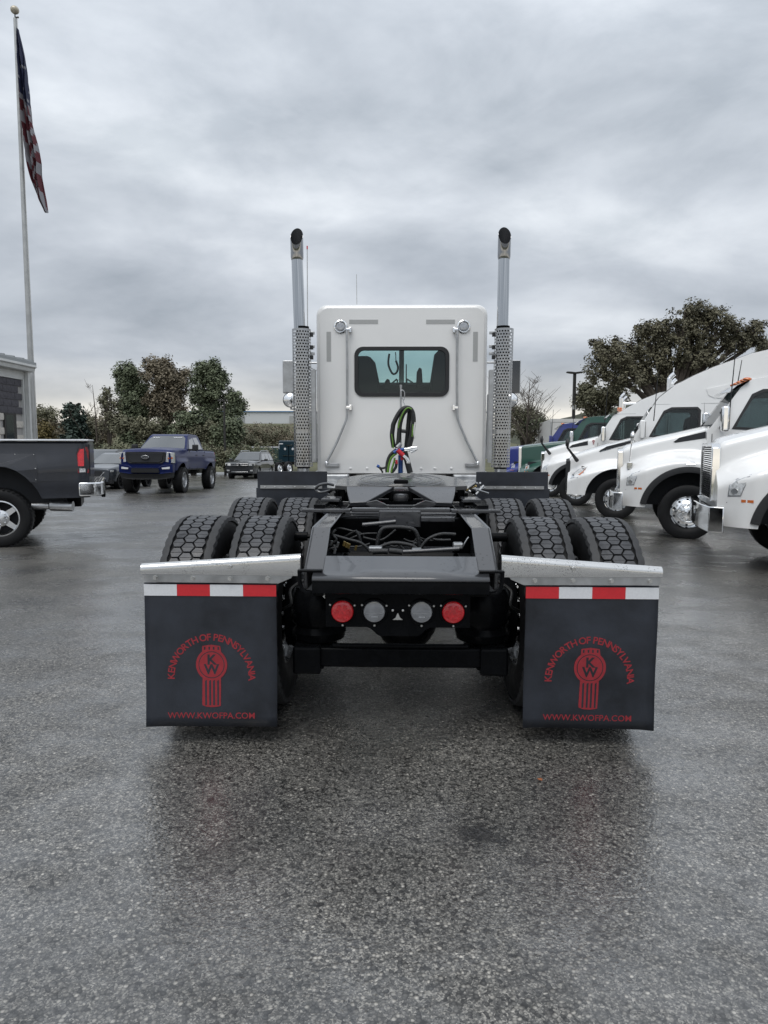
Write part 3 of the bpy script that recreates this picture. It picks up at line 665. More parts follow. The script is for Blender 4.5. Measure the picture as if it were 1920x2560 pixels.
# ------------------------------------------------------------------ the tractor unit seen from behind
TR = thing('semi_truck', 'white day-cab semi tractor seen from behind with twin chrome stacks', 'semi truck', (0, 6.0, 0), world_parts=True)
YR, YF, RAD = 3.90, 5.21, 0.52
def c1(x, y): return (640 + 0.434 * x, 520 + 0.434 * y)
def c2(x, y): return (560 + 0.5304 * x, 1160 + 0.5304 * y)
def c3(x, y): return (340 + 0.3978 * x, 1360 + 0.3978 * y)
def c6(x, y): return (900 + 0.12056 * x, 940 + 0.12056 * y)
def c8(x, y): return (700 + 0.3617 * x, 1180 + 0.3617 * y)

# ---- drive wheels: hexagon block tread
def tread_mesh():
    m = MB(); n = 50; p = 2 * math.pi * RAD / n; a = p / math.sqrt(3); dx = 1.5 * a; k = 0.845
    r0, r1 = RAD - 0.018, RAD
    def P(x, s, r): t = s / RAD; return (x, r * math.cos(t), r * math.sin(t))
    for col in (-1, 0, 1):
        for i in range(n):
            s0 = i * p + (p / 2 if col else 0); x0 = col * dx
            hx = [(a * k, 0), (a * k / 2, p * k / 2), (-a * k / 2, p * k / 2), (-a * k, 0), (-a * k / 2, -p * k / 2), (a * k / 2, -p * k / 2)]
            g = 0.0012
            for half in ([(hx[0][0], g), hx[1], hx[2], (hx[3][0], g)], [(hx[3][0], -g), hx[4], hx[5], (hx[0][0], -g)]):
                jx, js = random.uniform(-.0008, .0008), random.uniform(-.0008, .0008)
                pts = [(max(-0.083, min(0.083, x0 + u)) + jx, s0 + v + js) for u, v in half]
                m.add([P(x, s, r1 - 0.0012 * (abs(x) > .06)) for x, s in pts] + [P(x, s, r0) for x, s in pts], [(0, 1, 2, 3), (0, 4, 5, 1), (1, 5, 6, 2), (2, 6, 7, 3), (3, 7, 4, 0)])
    return m.mesh('tread', 'tread_rubber', 30)
def shoulder_mesh():
    m = MB(); n = 150
    for sgn in (-1, 1):
        rows = []
        for i in range(n + 1):
            t = 2 * math.pi * i / n; j = i % n; w1 = 0.0035 if j % 3 == 0 else 0.0; w2 = 0.006 if j % 3 == 1 else 0.0
            pr = [(0.091 + w1, RAD - 0.018), (0.091 + w1, RAD - 0.001), (0.112, RAD - 0.004), (0.129 - w2, RAD - 0.010), (0.135 - w2 * 1.2, RAD - 0.030), (0.128, RAD - 0.034)]
            rows.append([(sgn * x, r * math.cos(t), r * math.sin(t)) for x, r in pr])
        m.grid(rows)
    return m.mesh('shoulder_rib', 'shoulder_rubber', 35)
tyre = MB().lathe([(0.295, -0.105), (0.32, -0.125), (0.38, -0.140), (0.43, -0.138), (0.475, -0.130), (0.497, -0.118), (0.5025, -0.09), (0.5025, 0.09), (0.497, 0.118), (0.475, 0.130), (0.43, 0.138), (0.38, 0.140), (0.32, 0.125), (0.295, 0.105)], n=72).mesh('tyre', 'tyre_rubber', 50)
def rim_mesh(nm, mat):
    m = MB().lathe([(0.305, -0.112), (0.292, -0.118), (0.284, -0.10), (0.268, -0.06), (0.262, 0.02), (0.268, 0.07), (0.284, 0.10), (0.292, 0.118), (0.305, 0.112)], n=40)
    m.lathe([(0.262, 0.02), (0.24, 0.035), (0.20, 0.085), (0.17, 0.10), (0.08, 0.10)], n=40)
    for i in range(10):
        t = 2 * math.pi * i / 10; m.cyl((0.095, 0.14 * math.cos(t), 0.14 * math.sin(t)), (0.125, 0.14 * math.cos(t), 0.14 * math.sin(t)), 0.014, n=6)
    return m.mesh(nm, mat, 40)
rim_p = rim_mesh('rim', 'polished')
tread, shoulder = tread_mesh(), shoulder_mesh()
wparts = [('wheel', rim_p), ('tyre', tyre), ('tread', tread), ('shoulder_rib', shoulder)]
for yy in (YR, YF):
    for sx in (-1, 1):
        for q, xx in ((0, 1.085), (1, 0.742)):
            w = copy_wheel(wparts, TR, (sx * xx, yy, RAD), 0 if (sx > 0) == (q == 0) else math.pi)
            w.rotation_euler.x = random.uniform(0, 6.28) if False else {0: .02, 1: .05}[q] * (1 if sx > 0 else -1) + (0.03 if yy == YF else 0)
    MB().cyl((-0.72, yy, RAD), (0.72, yy, RAD), 0.075, n=18).build('axle', 'black_frame', TR)
    d = MB().sphere((0.03, yy, RAD), 0.235, 12, (0.8, 1, 1)).cyl((0.03, yy, RAD + 0.02), (0.03, yy + 0.32, RAD + 0.06), 0.13, 0.10, 18)
    d.build('differential', 'black_frame', TR, 50)
    for sx in (-1, 1):
        MB().lathe([(0.10, 0.44), (0.205, 0.45), (0.215, 0.56), (0.205, 0.62), (0.10, 0.63)], (0, yy, RAD), 'x', 28).build('brake_drum', 'black_frame', TR) if sx > 0 else \
            MB().lathe([(0.10, -0.44), (0.205, -0.45), (0.215, -0.56), (0.205, -0.62), (0.10, -0.63)], (0, yy, RAD), 'x', 28).build('brake_drum', 'black_frame', TR)
        MB().lathe([(0.0, -.10), (0.06, -.10), (0.085, -0.06), (0.085, 0.04), (0.07, 0.08), (0.0, 0.09)], (sx * 0.42, yy - 0.25, 0.62), 'y', 20).build('brake_chamber', 'black_frame', TR)

# ---- frame
for sx in (-1, 1):
    m = MB()
    side = [(3.24, 0.857), (3.56, 1.022), (10.2, 1.022), (10.2, 0.75), (3.56, 0.75), (3.24, 0.765)]
    m.prism(side, lambda u, v, d: (d, u, v), sx * 0.432, sx * 0.450)
    for (za, zb) in ((0.857, 1.022),):
        m.add([(sx * 0.450, 3.24, za), (sx * 0.450, 3.56, zb), (sx * 0.355, 3.56, zb), (sx * 0.355, 3.24, za), (sx * 0.450, 3.24, za - .012), (sx * 0.450, 3.56, zb - .012), (sx * 0.355, 3.56, zb - .012), (sx * 0.355, 3.24, za - .012)],
              [(0, 1, 2, 3), (4, 7, 6, 5), (0, 3, 7, 4), (2, 1, 5, 6), (3, 2, 6, 7), (0, 4, 5, 1)])
    m.box(min(sx * .355, sx * .4319), max(sx * .355, sx * .4319), 3.5605, 10.2, 1.010, 1.0215)
    m.box(min(sx * .355, sx * .4319), max(sx * .355, sx * .4319), 3.57, 10.2, 0.751, 0.762)
    m.build('frame_rail', 'black_plate', TR, 40, bevel=0.012)
    # curled end of the rail
    e = MB(); pr = [(0.474, 0.866), (0.472, 0.81), (0.462, 0.77), (0.440, 0.752), (0.408, 0.752), (0.408, 0.764), (0.434, 0.766), (0.450, 0.78), (0.458, 0.81), (0.458, 0.855), (0.36, 0.855), (0.36, 0.866)]
    e.prism([(sx * x, z) for x, z in pr], XZ, 3.20, 3.235); e.build('rail_end', 'black_frame', TR, 30, bevel=0.004)
# rear closing plate
m = MB(); pl = [(3.165, 0.822), (3.335, 0.903)]
rows = []
for y, z, hw in ((3.335, 0.758, 0.356), (3.336, 0.900, 0.356), (3.215, 0.846, 0.356), (3.214, 0.846, 0.402), (3.182, 0.831, 0.402), (3.168, 0.818, 0.402), (3.165, 0.800, 0.402), (3.165, 0.765, 0.402), (3.20, 0.755, 0.402)):
    rows.append([(-hw, y, z), (-hw * 0.33, y, z), (hw * 0.33, y, z), (hw, y, z)])
m.grid(rows[1:6]); cp = m.build('rear_cross_plate', 'black_plate', TR, 30)
s_ = cp.modifiers.new('thick', 'SOLIDIFY'); s_.thickness = 0.012
MB().grid(rows[5:]).build('plate_lip', 'black_frame', TR, 50)
for (x, y) in ((335, 627), (325, 703), (1303, 633), (1317, 711)):
    p = at(*c8(x, y), 3.29 if y < 660 else 3.24); p.z = 0.9012 - (3.335 - p.y) * 0.4458
    sc_ = MB().lathe([(0.0, 0.002), (0.005, 0.002), (0.006, 0.0008), (0.0115, 0.0008), (0.013, 0.0025), (0.0155, 0.0)], (p.x, p.y, 0), 'z', 16); sc_.v = [(x, y, z + p.z + (y - p.y) * .4458) for x, y, z in sc_.v]; sc_.build('plate_screw', 'black_plate', cp)
MB().box(-0.43, 0.43, 3.40, 3.52, 0.70, 0.86).build('crossmember', 'black_frame', TR, 0, bevel=0.01)
MB().prism([(-0.352, 0.898), (-0.16, 0.868), (0.16, 0.868), (0.352, 0.898), (0.352, 0.83), (-0.352, 0.83)], XZ, 3.375, 3.40).build('gusset', 'black_frame', TR, 0)
MB().box(-0.155, 0.155, 3.352, 3.374, 0.80, 0.882).build('gusset_pad', 'black_plate', TR, 0, bevel=0.004)
for y in (4.42, 4.75, 5.9, 7.0, 8.0): MB().box(-0.43, 0.43, y - 0.03, y + 0.03, 0.76, 0.98).build('crossmember', 'black_frame', TR, 0, bevel=0.008)
# ---- light panel
m = MB(); zp0, zp1, zt_ = 0.575, 0.735, 0.532
pan = [(-0.355, zp1), (-0.355, zp0), (-0.16, zp0), (-0.135, zp0 - 0.012), (-0.115, zt_ + .01), (-0.10, zt_), (0.085, zt_), (0.10, zt_ + .01), (0.12, zp0 - 0.012), (0.145, zp0), (0.33, zp0), (0.33, zp1)]
panel = MB().prism(pan, XZ, 3.300, 3.306).build('light_panel', 'black_frame', TR, 0, bevel=0.002)
LZ = 0.6505
for i, (x, kind) in enumerate(((-0.275, 'r'), (-0.124, 'c'), (0.099, 'c'), (0.249, 'r'))):
    lens = MB(); R0 = 0.0525
    if kind == 'r':
        lens.lathe([(0.0, -0.017), (0.02, -0.0165), (0.04, -0.014), (R0 - .004, -0.010), (R0, -0.004), (R0, 0.0)], (x, 3.297, LZ), 'y', 36)
        for k in range(6):
            t = k * math.pi / 3; lens.lathe([(0.0, -0.0165), (0.009, -0.0165), (0.012, -0.012)], (x + 0.026 * math.cos(t), 3.296, LZ + 0.026 * math.sin(t)), 'y', 10)
        lo = lens.build('tail_light', 'red_lens', TR, 30); lo['label'] = 'round red tail light'
    else:
        lens.lathe([(0.0, -0.010), (0.03, -0.010), (R0 - .004, -0.008), (R0, -0.003), (R0, 0.0)], (x, 3.297, LZ), 'y', 36)
        lo = lens.build('reverse_light', 'clear_lens', TR, 40); lo['label'] = 'round clear reverse light'
        for k in range(5): MB().box(x - 0.012 + k * 0.006, x - 0.0088 + k * 0.006, 3.2855, 3.2862, LZ - 0.024, LZ - 0.019).build('light_chip', 'tape_white', lo, 0)
        MB().box(x - 0.040, x + 0.040, 3.2855, 3.2865, LZ - 0.006, LZ - 0.004).build('lens_line', 'steel', lo, 0)
    MB().lathe([(R0 + .001, -0.002), (R0 + 0.003, -0.006), (R0 + 0.009, -0.005), (R0 + 0.014, 0.0)], (x, 3.2995, LZ), 'y', 36).build('grommet', 'black_frame', lo, 40)
    for (ax, az) in ((-0.058, 0.032), (0.058, 0.030), (0.001, -0.066)):
        MB().lathe([(0.0, -0.008), (0.004, -0.0075), (0.0072, -0.003), (0.0072, 0)], (x + ax, 3.298, LZ + az), 'y', 10).build('screw', 'zinc', lo)
cx = 0.5 * (-0.124 + 0.099)
MB().box(cx - 0.03, cx + 0.03, 3.292, 3.2985, 0.608, 0.652).build('plate_lamp_bracket', 'black_frame', TR, 0)
MB().prism([(cx - 0.024, 0.615), (cx + 0.024, 0.615), (cx + 0.010, 0.626), (cx + 0.002, 0.646), (cx - 0.002, 0.646), (cx - 0.010, 0.626)], XZ, 3.284, 3.2915).build('plate_lamp', 'zinc', TR, 0)
for s in (-1, 1): MB().lathe([(0.0, -0.008), (0.0055, -0.006), (0.0055, 0)], (cx + s * 0.024, 3.2985, 0.658), 'y', 10).build('screw', 'zinc', TR)
MB().prism([(-0.368, 0.722), (-0.358, 0.732), (-0.358, 0.712)], XZ, 3.295, 3.299).build('cable_tab', 'tag_white', TR, 0)

# ---- rear suspension
for sx in (-1, 1):
    a = sx * 0.43
    MB().lathe([(0.09, 0.36), (0.10, 0.41), (0.135, 0.43), (0.145, 0.47), (0.13, 0.50), (0.145, 0.53), (0.15, 0.60), (0.14, 0.66), (0.12, 0.70), (0.0, 0.70)], (a, 3.66, 0), 'z', 28).build('air_spring', 'black_frame', TR)
    MB().box(a - 0.07 + sx * .04, a + 0.07 + sx * .04, 3.46, 3.60, 0.285, 0.425).build('beam_end', 'black_frame', TR, 0, bevel=0.012)
    MB().prism([(3.50, 0.37), (3.9, 0.44), (5.3, 0.52), (5.3, 0.44), (3.9, 0.34), (3.50, 0.30)], lambda u, v, d: (d, u, v), a - 0.045, a + 0.045).build('trailing_arm', 'black_frame', TR, 0, bevel=0.01)
    MB().cyl((sx * 0.50, 4.10, 0.60), (sx * 0.50, 4.35, 1.0), 0.032, n=12).build('shock_absorber', 'black_frame', TR)
    p0 = at(*c2(352, 340), 4.0) if sx < 0 else at(*c2(1290, 345), 4.0)
    MB().cyl((p0.x - 0.055, 4.0, p0.z), (p0.x + 0.05, 4.0, p0.z), 0.026, n=14).cyl((p0.x - 0.075, 4.0, p0.z), (p0.x + 0.07, 4.0, p0.z), 0.014, n=6).build('cross_bolt', 'black_frame', TR)
    MB().tube(smooth_path([(sx * .50, 3.6, .74), (sx * .56, 3.55, .70), (sx * .55, 3.5, .64), (sx * .60, 3.55, .60)], 5), 0.008, 6).build('brake_hose', 'hose_black', TR)
MB().box(-0.42, 0.42, 3.49, 3.57, 0.315, 0.415).cyl((-0.35, 3.505, 0.425), (0.35, 3.505, 0.425), 0.012, n=10).build('suspension_beam', 'black_frame', TR, 40, bevel=0.01)
MB().cyl((-0.30, 4.15, 0.74), (0.30, 4.15, 0.74), 0.10, n=24).build('air_tank', 'black_frame', TR)
MB().prism([(4.05, 0.70), (4.55, 0.92), (4.55, 0.86), (4.05, 0.62)], lambda u, v, d: (d, u, v), -0.03, 0.03).build('torque_arm', 'black_frame', TR, 0, bevel=0.01)

# ---- lines and fittings inside the frame well
def line(pts, Y, r, mat, name='air_line', conv=c8, n=8):
    return MB().tube(smooth_path([at(*conv(p[0], p[1]), p[2] if len(p) > 2 else Y) for p in pts], 6), r, n).build(name, mat, TR, 60)
line([(668, 545), (680, 450), (712, 392), (780, 382), (860, 384), (925, 400), (955, 455), (968, 535)], 3.86, 0.011, 'hose_black')
line([(372, 438), (470, 466), (560, 492), (628, 552)], 3.74, 0.008, 'hose_black')
line([(968, 535), (1020, 468), (1110, 430), (1215, 432)], 3.78, 0.009, 'hose_black')
line([(520, 405), (545, 440), (560, 500)], 3.95, 0.009, 'hose_black')
line([(575, 452), (700, 470), (800, 400)], 4.0, 0.006, 'hose_black')
line([(690, 520), (780, 490), (900, 505), (955, 540)], 3.75, 0.010, 'hose_black')
line([(1265, 515), (1290, 470), (1305, 450)], 3.60, 0.004, 'steel')
line([(1180, 470), (1090, 470), (1040, 455)], 3.95, 0.007, 'hose_black')
line([(850, 552), (1000, 545), (1240, 530)], 3.52, 0.010, 'black_plate', 'cross_tube')
line([(570, 366), (680, 356), (800, 343)], 4.1, 0.012, 'black_plate', 'rod')
line([(640, 552), (700, 548), (745, 550)], 3.50, 0.014, 'hose_black'); line([(755, 545), (800, 548), (845, 555)], 3.50, 0.014, 'hose_black')
line([(400, 310), (600, 300), (780, 312), (950, 305), (1210, 318)], 4.3, 0.010, 'black_plate', 'rod')
for (x, y, Y, w, h, mt, nm) in ((828, 322, 4.25, 0.25, 0.10, 'black_plate', 'valve_bracket'), (600, 290, 4.5, 0.28, 0.03, 'black_plate', 'valve_bracket'), (1055, 296, 4.5, 0.30, 0.03, 'black_plate', 'valve_bracket'), (660, 530, 3.66, 0.07, 0.025, 'steel', 'valve_block'), (1090, 325, 4.2, 0.20, 0.03, 'black_plate', 'valve_block'), (945, 540, 3.62, 0.05, 0.02, 'steel', 'fitting'), (1230, 508, 3.58, 0.05, 0.03, 'steel', 'fitting')):
    p = at(*c8(x, y), Y); MB().box(p.x - w / 2, p.x + w / 2, Y - 0.03, Y + 0.03, p.z - h / 2, p.z + h / 2).build(nm, mt, TR, 0, bevel=0.006)
for (x, y, Y) in ((440, 495, 3.62), (458, 505, 3.62), (472, 512, 3.64), (375, 548, 3.5), (368, 520, 3.52), (520, 525, 3.7), (350, 490, 3.55), (395, 500, 3.56)):
    p = at(*c8(x, y), Y); MB().cyl((p.x, p.y, p.z - 0.012), (p.x + 0.006, p.y, p.z + 0.012), 0.007, n=7).build('fitting', 'brass' if x > 400 else 'steel', TR)
line([(320, 560), (350, 500), (390, 470), (365, 430), (385, 400)], 3.56, 0.006, 'hose_black'); line([(300, 560), (345, 530), (400, 520)], 3.5, 0.005, 'hose_black')
for i in range(14):
    x0, y0 = random.uniform(380, 1280), random.uniform(360, 520); x1 = x0 + random.uniform(-220, 220)
    line([(x0, y0), ((x0 + x1) / 2, y0 + random.uniform(-25, 30)), (min(1300, max(350, x1)), y0 + random.uniform(-20, 60))], random.uniform(3.8, 4.25), random.choice((.005, .007)), 'hose_black')

# ---- fifth wheel, top plate tipped back
FW = MB()
def zp(y): return 1.150 + (y - 4.86) * 0.092
TILT = lambda u, v, d: (u, v, zp(v) + d)
arc = [(0.455 * math.cos(R(a)), 5.08 + 0.44 * math.sin(R(a))) for a in range(0, 181, 6)]
out = [(0.455, 4.88)] + arc + [(-0.455, 4.88), (-0.375, 4.86), (-0.10, 4.86), (-0.045, 4.96), (-0.042, 5.04), (0.042, 5.04), (0.045, 4.96), (0.10, 4.86), (0.375, 4.86)]
FW.prism(out, TILT, -0.028, 0.0); fw = FW.build('fifth_wheel', 'grease_plate', TR, 30, bevel=0.006)
for r_ in (0.15, 0.235, 0.30):
    rg = MB().lathe([(r_ - 0.010, 0), (r_ - 0.006, 0.004), (r_ + 0.006, 0.004), (r_ + 0.010, 0)], (0, 5.16, 0), 'z', 56); rg.v = [(x, y, z + zp(y)) for x, y, z in rg.v]; rg.build('wear_ring', 'grease_plate', fw)
for sx in (-1, 1):
    r_ = MB(); zz = zp(4.862) - .003; A = [(sx * 0.375, 4.862, zz), (sx * 0.048, 4.862, zz), (sx * 0.10, 4.80, zz - 0.026), (sx * 0.228, 4.622, 1.060), (sx * 0.335, 4.622, 1.055), (sx * 0.362, 4.76, 1.118)]
    r_.add(A + [(x, y + 0.01, z - 0.028) for x, y, z in A], [(0, 1, 2, 5), (2, 3, 4, 5), (6, 11, 8, 7), (8, 11, 10, 9)] + [(i, (i + 1) % 6, 6 + (i + 1) % 6, 6 + i) for i in range(6)])
    r_.build('ramp', 'black_plate', fw, 25, bevel=0.004)
    MB().prism([(4.87, zp(4.87) - .03), (5.4, zp(5.4) - .03), (5.25, 1.05), (4.92, 1.05)], lambda u, v, d: (d, u, v), sx * 0.385, sx * 0.44).build('side_skirt', 'black_frame', fw, 0, bevel=0.008)
    MB().box(min(sx * .36, sx * .47), max(sx * .36, sx * .47), 4.95, 5.25, 1.035, 1.10).build('saddle_bracket', 'black_frame', fw, 0, bevel=0.01)
    MB().box(min(sx * .40, sx * .52), max(sx * .40, sx * .52), 4.60, 4.82, 1.060, 1.082).build('guide_plate', 'black_plate', fw, 0, bevel=0.005)
    MB().obox((sx * 0.44, 4.70, 1.05), (0.03, 0.2, 0.03), Matrix.Rotation(R(-28 * sx), 3, 'Z')).build('brace', 'black_frame', fw, 0)
    # toothed slider track
    MB().box(min(sx * .46, sx * .53), max(sx * .46, sx * .53), 4.30, 5.6, 1.024, 1.044).build('slider_track', 'black_frame', fw, 0)
    for i in range(26): MB().box(min(sx * .465, sx * .535), max(sx * .465, sx * .535), 4.33 + i * 0.048, 4.352 + i * 0.048, 1.0445, 1.066).build('tooth', 'black_frame', fw, 0)
    MB().box(min(sx * .305, sx * .60), max(sx * .305, sx * .60), 4.26, 4.34, 1.0255, 1.0455).build('slider_stop', 'black_plate', fw, 0, bevel=0.004)
MB().box(-0.30, 0.30, 4.27, 4.33, 1.026, 1.052).build('slider_crossbar', 'black_plate', fw, 0, bevel=0.006)
MB().prism([(-0.26, 1.05), (-0.16, 1.072), (-0.09, 1.04), (0.09, 1.04), (0.16, 1.072), (0.26, 1.05), (0.2, 1.024), (-0.2, 1.024)], XZ, 4.63, 4.66).build('throat_lip', 'grease_plate', fw, 0, bevel=0.004)
MB().box(-0.085, 0.085, 4.90, 5.06, 1.04, 1.115).build('jaw', 'black_frame', fw, 0, bevel=0.012)
MB().lathe([(0.0, .0), (0.05, 0.0), (0.055, 0.02), (0.05, 0.045), (0.03, 0.05)], (0, 4.85, 1.05), 'z', 20).build('lock_block', 'grease_plate', fw)
MB().box(-0.052, 0.052, 4.99, 5.065, zp(5.0) - 0.03, zp(5.0) + 0.024).build('king_pin_stop', 'black_frame', fw, 0, bevel=0.012)
MB().tube(smooth_path([(-0.47, 4.95, 1.15), (-0.52, 4.93, 1.16), (-0.57, 4.92, 1.15), (-0.60, 4.95, 1.12)], 5), 0.010, 8).build('release_handle', 'black_plate', fw)
MB().tube(smooth_path([(-0.50, 4.96, 1.11), (-0.56, 4.92, 1.10), (-0.60, 4.95, 1.12)], 5), 0.008, 8).build('release_handle', 'black_plate', fw)
MB().box(-0.46, -0.40, 4.93, 5.0, 1.10, 1.15).build('handle_bracket', 'black_frame', fw, 0, bevel=0.006)
for i in range(7):
    a, b_ = random.uniform(0.52, 0.68), random.uniform(5.4, 6.0); MB().tube([(a, b_, random.uniform(1.03, 1.14)), (a + random.uniform(-.1, .12), b_ + random.uniform(-.1, .1), random.uniform(1.04, 1.11))], 0.008, 7).build('pipe_stub', random.choice(('brass', 'steel', 'zinc', 'steel')), TR)
MB().box(-0.40, 0.40, 6.4, 7.7, 1.025, 1.035).build('deck_plate', 'steel', TR, 0)

# ---- mud flaps on polished hangers
def zpx(y): return at(960, y, 3.30).z
ART = {}
def flap_art():
    sc = 0.3978 * 3.305 / 1775
    fx = lambda x: (x - 460.5) * sc
    fz = lambda y: zpx(1360 + 0.3978 * y)
    m = MB(); cz = fz(838); rad = 0.1775
    s = 'KENWORTH OF PENNSYLVANIA'; wid = {}
    for ch in set(s):
        vs, fs = text_geo(ch, 0.0465, 0.0009, 'LEFT') if ch != ' ' else ([], [])
        wid[ch] = (vs, fs, (max(v[0] for v in vs) + 0.0030) if vs else 0.013)
    tot = sum(wid[c][2] for c in s); a0, a1 = R(184), R(-5); pos = 0.0
    for ch in s:
        vs, fs, w_ = wid[ch]; t = a0 + (a1 - a0) * (pos + w_ / 2) / tot; pos += w_
        rot = t - math.pi / 2
        pts = []
        for v in vs:
            lx, ly = v[0] - w_ / 2 + .0027, v[1]; pts.append((rad * math.cos(t) + lx * math.cos(rot) - ly * math.sin(rot), 0, cz + rad * math.sin(t) + lx * math.sin(rot) + ly * math.cos(rot)))
        if pts: m.add(pts, fs)
    vs, fs = text_geo('WWW.KWOFPA.COM', 0.05, 0.00035); w0 = max(v[0] for v in vs) - min(v[0] for v in vs); k = 0.418 / w0
    xm = (max(v[0] for v in vs) + min(v[0] for v in vs)) / 2
    wa_ = MB().add([((v[0] - xm) * k + fx(455), 0, fz(1096) + v[1] * 0.84) for v in vs], fs)
    ART['web_address'] = wa_.mesh('web_address', 'flap_red', 0, fix=False)
    ART['lettering'] = m.mesh('lettering', 'flap_red', 0, fix=False)
    e = MB()
    def lay(poly, d, mi):
        e.mi = mi; e.prism([(fx(x), fz(y)) for x, y in poly], XZ, -d, -d + 0.0004)
    cxx, cyy = 462, 762
    def ell(r, n=40): return [(cxx + r * math.cos(2 * math.pi * i / n), cyy + r * math.sin(2 * math.pi * i / n)) for i in range(n)]
    lay([(402, 690), (404, 645), (462, 637), (520, 645), (526, 690), (526, 720), (402, 720)], 0.0006, 0)
    lay([(403, 830), (521, 830), (521, 905), (518, 1018), (490, 1024), (462, 1026), (430, 1024), (400, 1014), (398, 1000)], 0.0006, 0)
    lay(ell(101), 0.0010, 0); lay(ell(84), 0.0014, 1); lay(ell(79), 0.0018, 0)
    for x0, x1, d0 in ((414, 424, 0), (444, 454, 0), (472, 482, 0), (502, 512, 0)): lay([(x0, 650), (x1, 650), (x1, 668), (x0, 668)], 0.0011, 1)
    for x0, x1 in ((418, 430), (445, 457), (470, 482), (497, 508)): lay([(x0, 862), (x1, 856), (x1 - 1, 1014), (x0 - 1, 1014)], 0.0011, 1)
    for ch, y in (('K', 758), ('W', 818)):
        vs, fs = text_geo(ch, 0.066, 0.0022); e.mi = 1
        e.add([(v[0] + fx(cxx), -0.0021, fz(y) + v[1]) for v in vs], fs)
    ART['emblem'] = e.mesh('emblem', ['flap_red', 'flap_rubber'], 0, fix=False)
flap_art()
ZF0 = zpx(1816)
for sx, side in ((-1, 'left'), (1, 'right')):
    # folded arm
    st = []
    for i in range(13):
        f = i / 12; x = 0.470 + ((1.214 if sx > 0 else 1.226) - 0.470) * f; zt = 0.926 + (0.875 - 0.926) * f; zb = 0.824 + (0.829 - 0.824) * f
        yf = 3.272; pr = [(yf + 0.012, zb - 0.004), (yf + 0.002, zb), (yf, zb + 0.012)]
        pr += [(yf, zt - 0.030)] + [(yf + 0.026 - 0.026 * math.cos(R(a)), zt - 0.026 + 0.026 * math.sin(R(a))) for a in (15, 35, 55, 75, 90, 110, 135)] + [(yf + 0.06, zt - 0.035), (yf + 0.062, zb)]
        st.append([(sx * x, y, z) for y, z in pr])
    h = MB(); h.grid(st); h.add(st[-1], [tuple(range(len(st[-1])))]); h.add(st[0], [tuple(range(len(st[0])))])
    hg = h.build('mud_flap_hanger', 'wet_stainless', TR, 35)
    cl = MB().prism([(sx * 0.50, 0.832), (sx * 1.208, 0.832), (sx * 1.206, 0.789), (sx * 0.575, 0.786), (sx * 0.515, 0.812)], XZ, 3.2795, 3.285).build('clamp_plate', 'steel', hg, 0, bevel=0.001)
    bx = [0.625 + 0.1775 * i for i in range(4)]
    for x in bx: MB().lathe([(0.0, -0.012), (0.0085, -0.012), (0.0095, -0.009), (0.0095, -0.002), (0.013, -0.002), (0.013, 0.0)], (sx * x, 3.2792, 0.808 + 0.003 * random.random()), 'y', 6).build('bolt', 'zinc', hg, 20)
    MB().lathe([(0.0, -0.016), (0.009, -0.016), (0.0115, -0.012), (0.0115, -0.002)], (sx * 0.80, 3.2722, 0.868), 'y', 6).build('bolt', 'zinc', hg, 20)
    # rubber flap, gently warped
    rows = []
    for i in range(15):
        z = 0.784 + (ZF0 - 0.784) * i / 14; row = []
        for j in range(13):
            x = 0.588 + ((1.204 if sx > 0 else 1.216) - 0.588) * j / 12; q = i / 14
            row.append((sx * x + 0.002 * math.sin(6 * q + sx) * q, 3.294 + 0.014 * q * q * sx - 0.02 * (x - 0.9) * q - 0.4 * max(0.0, abs(x - 0.9) - 0.215) ** 1.5 * q * (1 + .6 * math.sin(7 * q + sx)) * (1 if x > 0.9 else 0.5), z))
        rows.append(row)
    FLAP = MB().grid(rows).build('mud_flap', 'flap_rubber', TR, 60, fix=False)
    FLAP['label'] = 'black rubber mud flap with red dealer lettering'
    so = FLAP.modifiers.new('thick', 'SOLIDIFY'); so.thickness = 0.009; so.offset = 0
    cols = ['w', 'r', 'w', 'r'] if sx < 0 else ['r', 'w', 'r', 'w']
    for i, c_ in enumerate(cols):
        tw = 0.1575 if sx < 0 else 0.1545; x0 = (-1.2165 if sx < 0 else 0.5865) + i * tw
        MB().box(x0, x0 + tw - 0.0005, 3.2855, 3.2875, 0.7225, 0.7775).build('reflective_tape', 'tape_red' if c_ == 'r' else 'tape_white', FLAP, 0)
    for nm in ('lettering', 'web_address', 'emblem'):
        o = bpy.data.objects.new(nm, ART[nm].copy()); C.objects.link(o); o.parent = FLAP
        for v in o.data.vertices:     # follow the warp of the rubber
            x = v.co.x + (0.896 if sx > 0 else -0.902); ax = abs(x); q = (0.784 - v.co.z) / (0.784 - ZF0)
            v.co.x = x; v.co.y += 3.294 - 0.0058 + 0.014 * q * q * sx - 0.02 * (ax - 0.9) * q

# ---- short flaps ahead of the drive wheels
for sx in (-1, 1):
    a, b_ = (at(644, 1190, 6.05), at(818, 1190, 6.05)) if sx < 0 else (at(1190, 1196, 6.05), at(1370, 1196, 6.05))
    f = MB().box(a.x, b_.x, 6.04, 6.05, 0.95, 1.20).box(a.x - 0.008, b_.x + 0.008, 6.02, 6.03, 0.55, 1.06).build('quarter_flap', 'flap_rubber', TR, 0, bevel=0.003)
    MB().box(a.x + 0.03, b_.x - 0.04, 6.008, 6.019, 1.055, 1.082).build('clamp_strip', 'steel', f, 0)
    for i in range(6): MB().lathe([(0.0, -0.008), (0.007, -0.006), (0.007, 0)], (a.x + 0.07 + i * 0.085, 6.0078, 1.068), 'y', 8).build('bolt', 'zinc', f)
    MB().cyl((sx * 0.45, 6.09, 1.03), (sx * 1.15, 6.09, 1.03), 0.025, n=10).build('flap_arm', 'black_frame', TR)

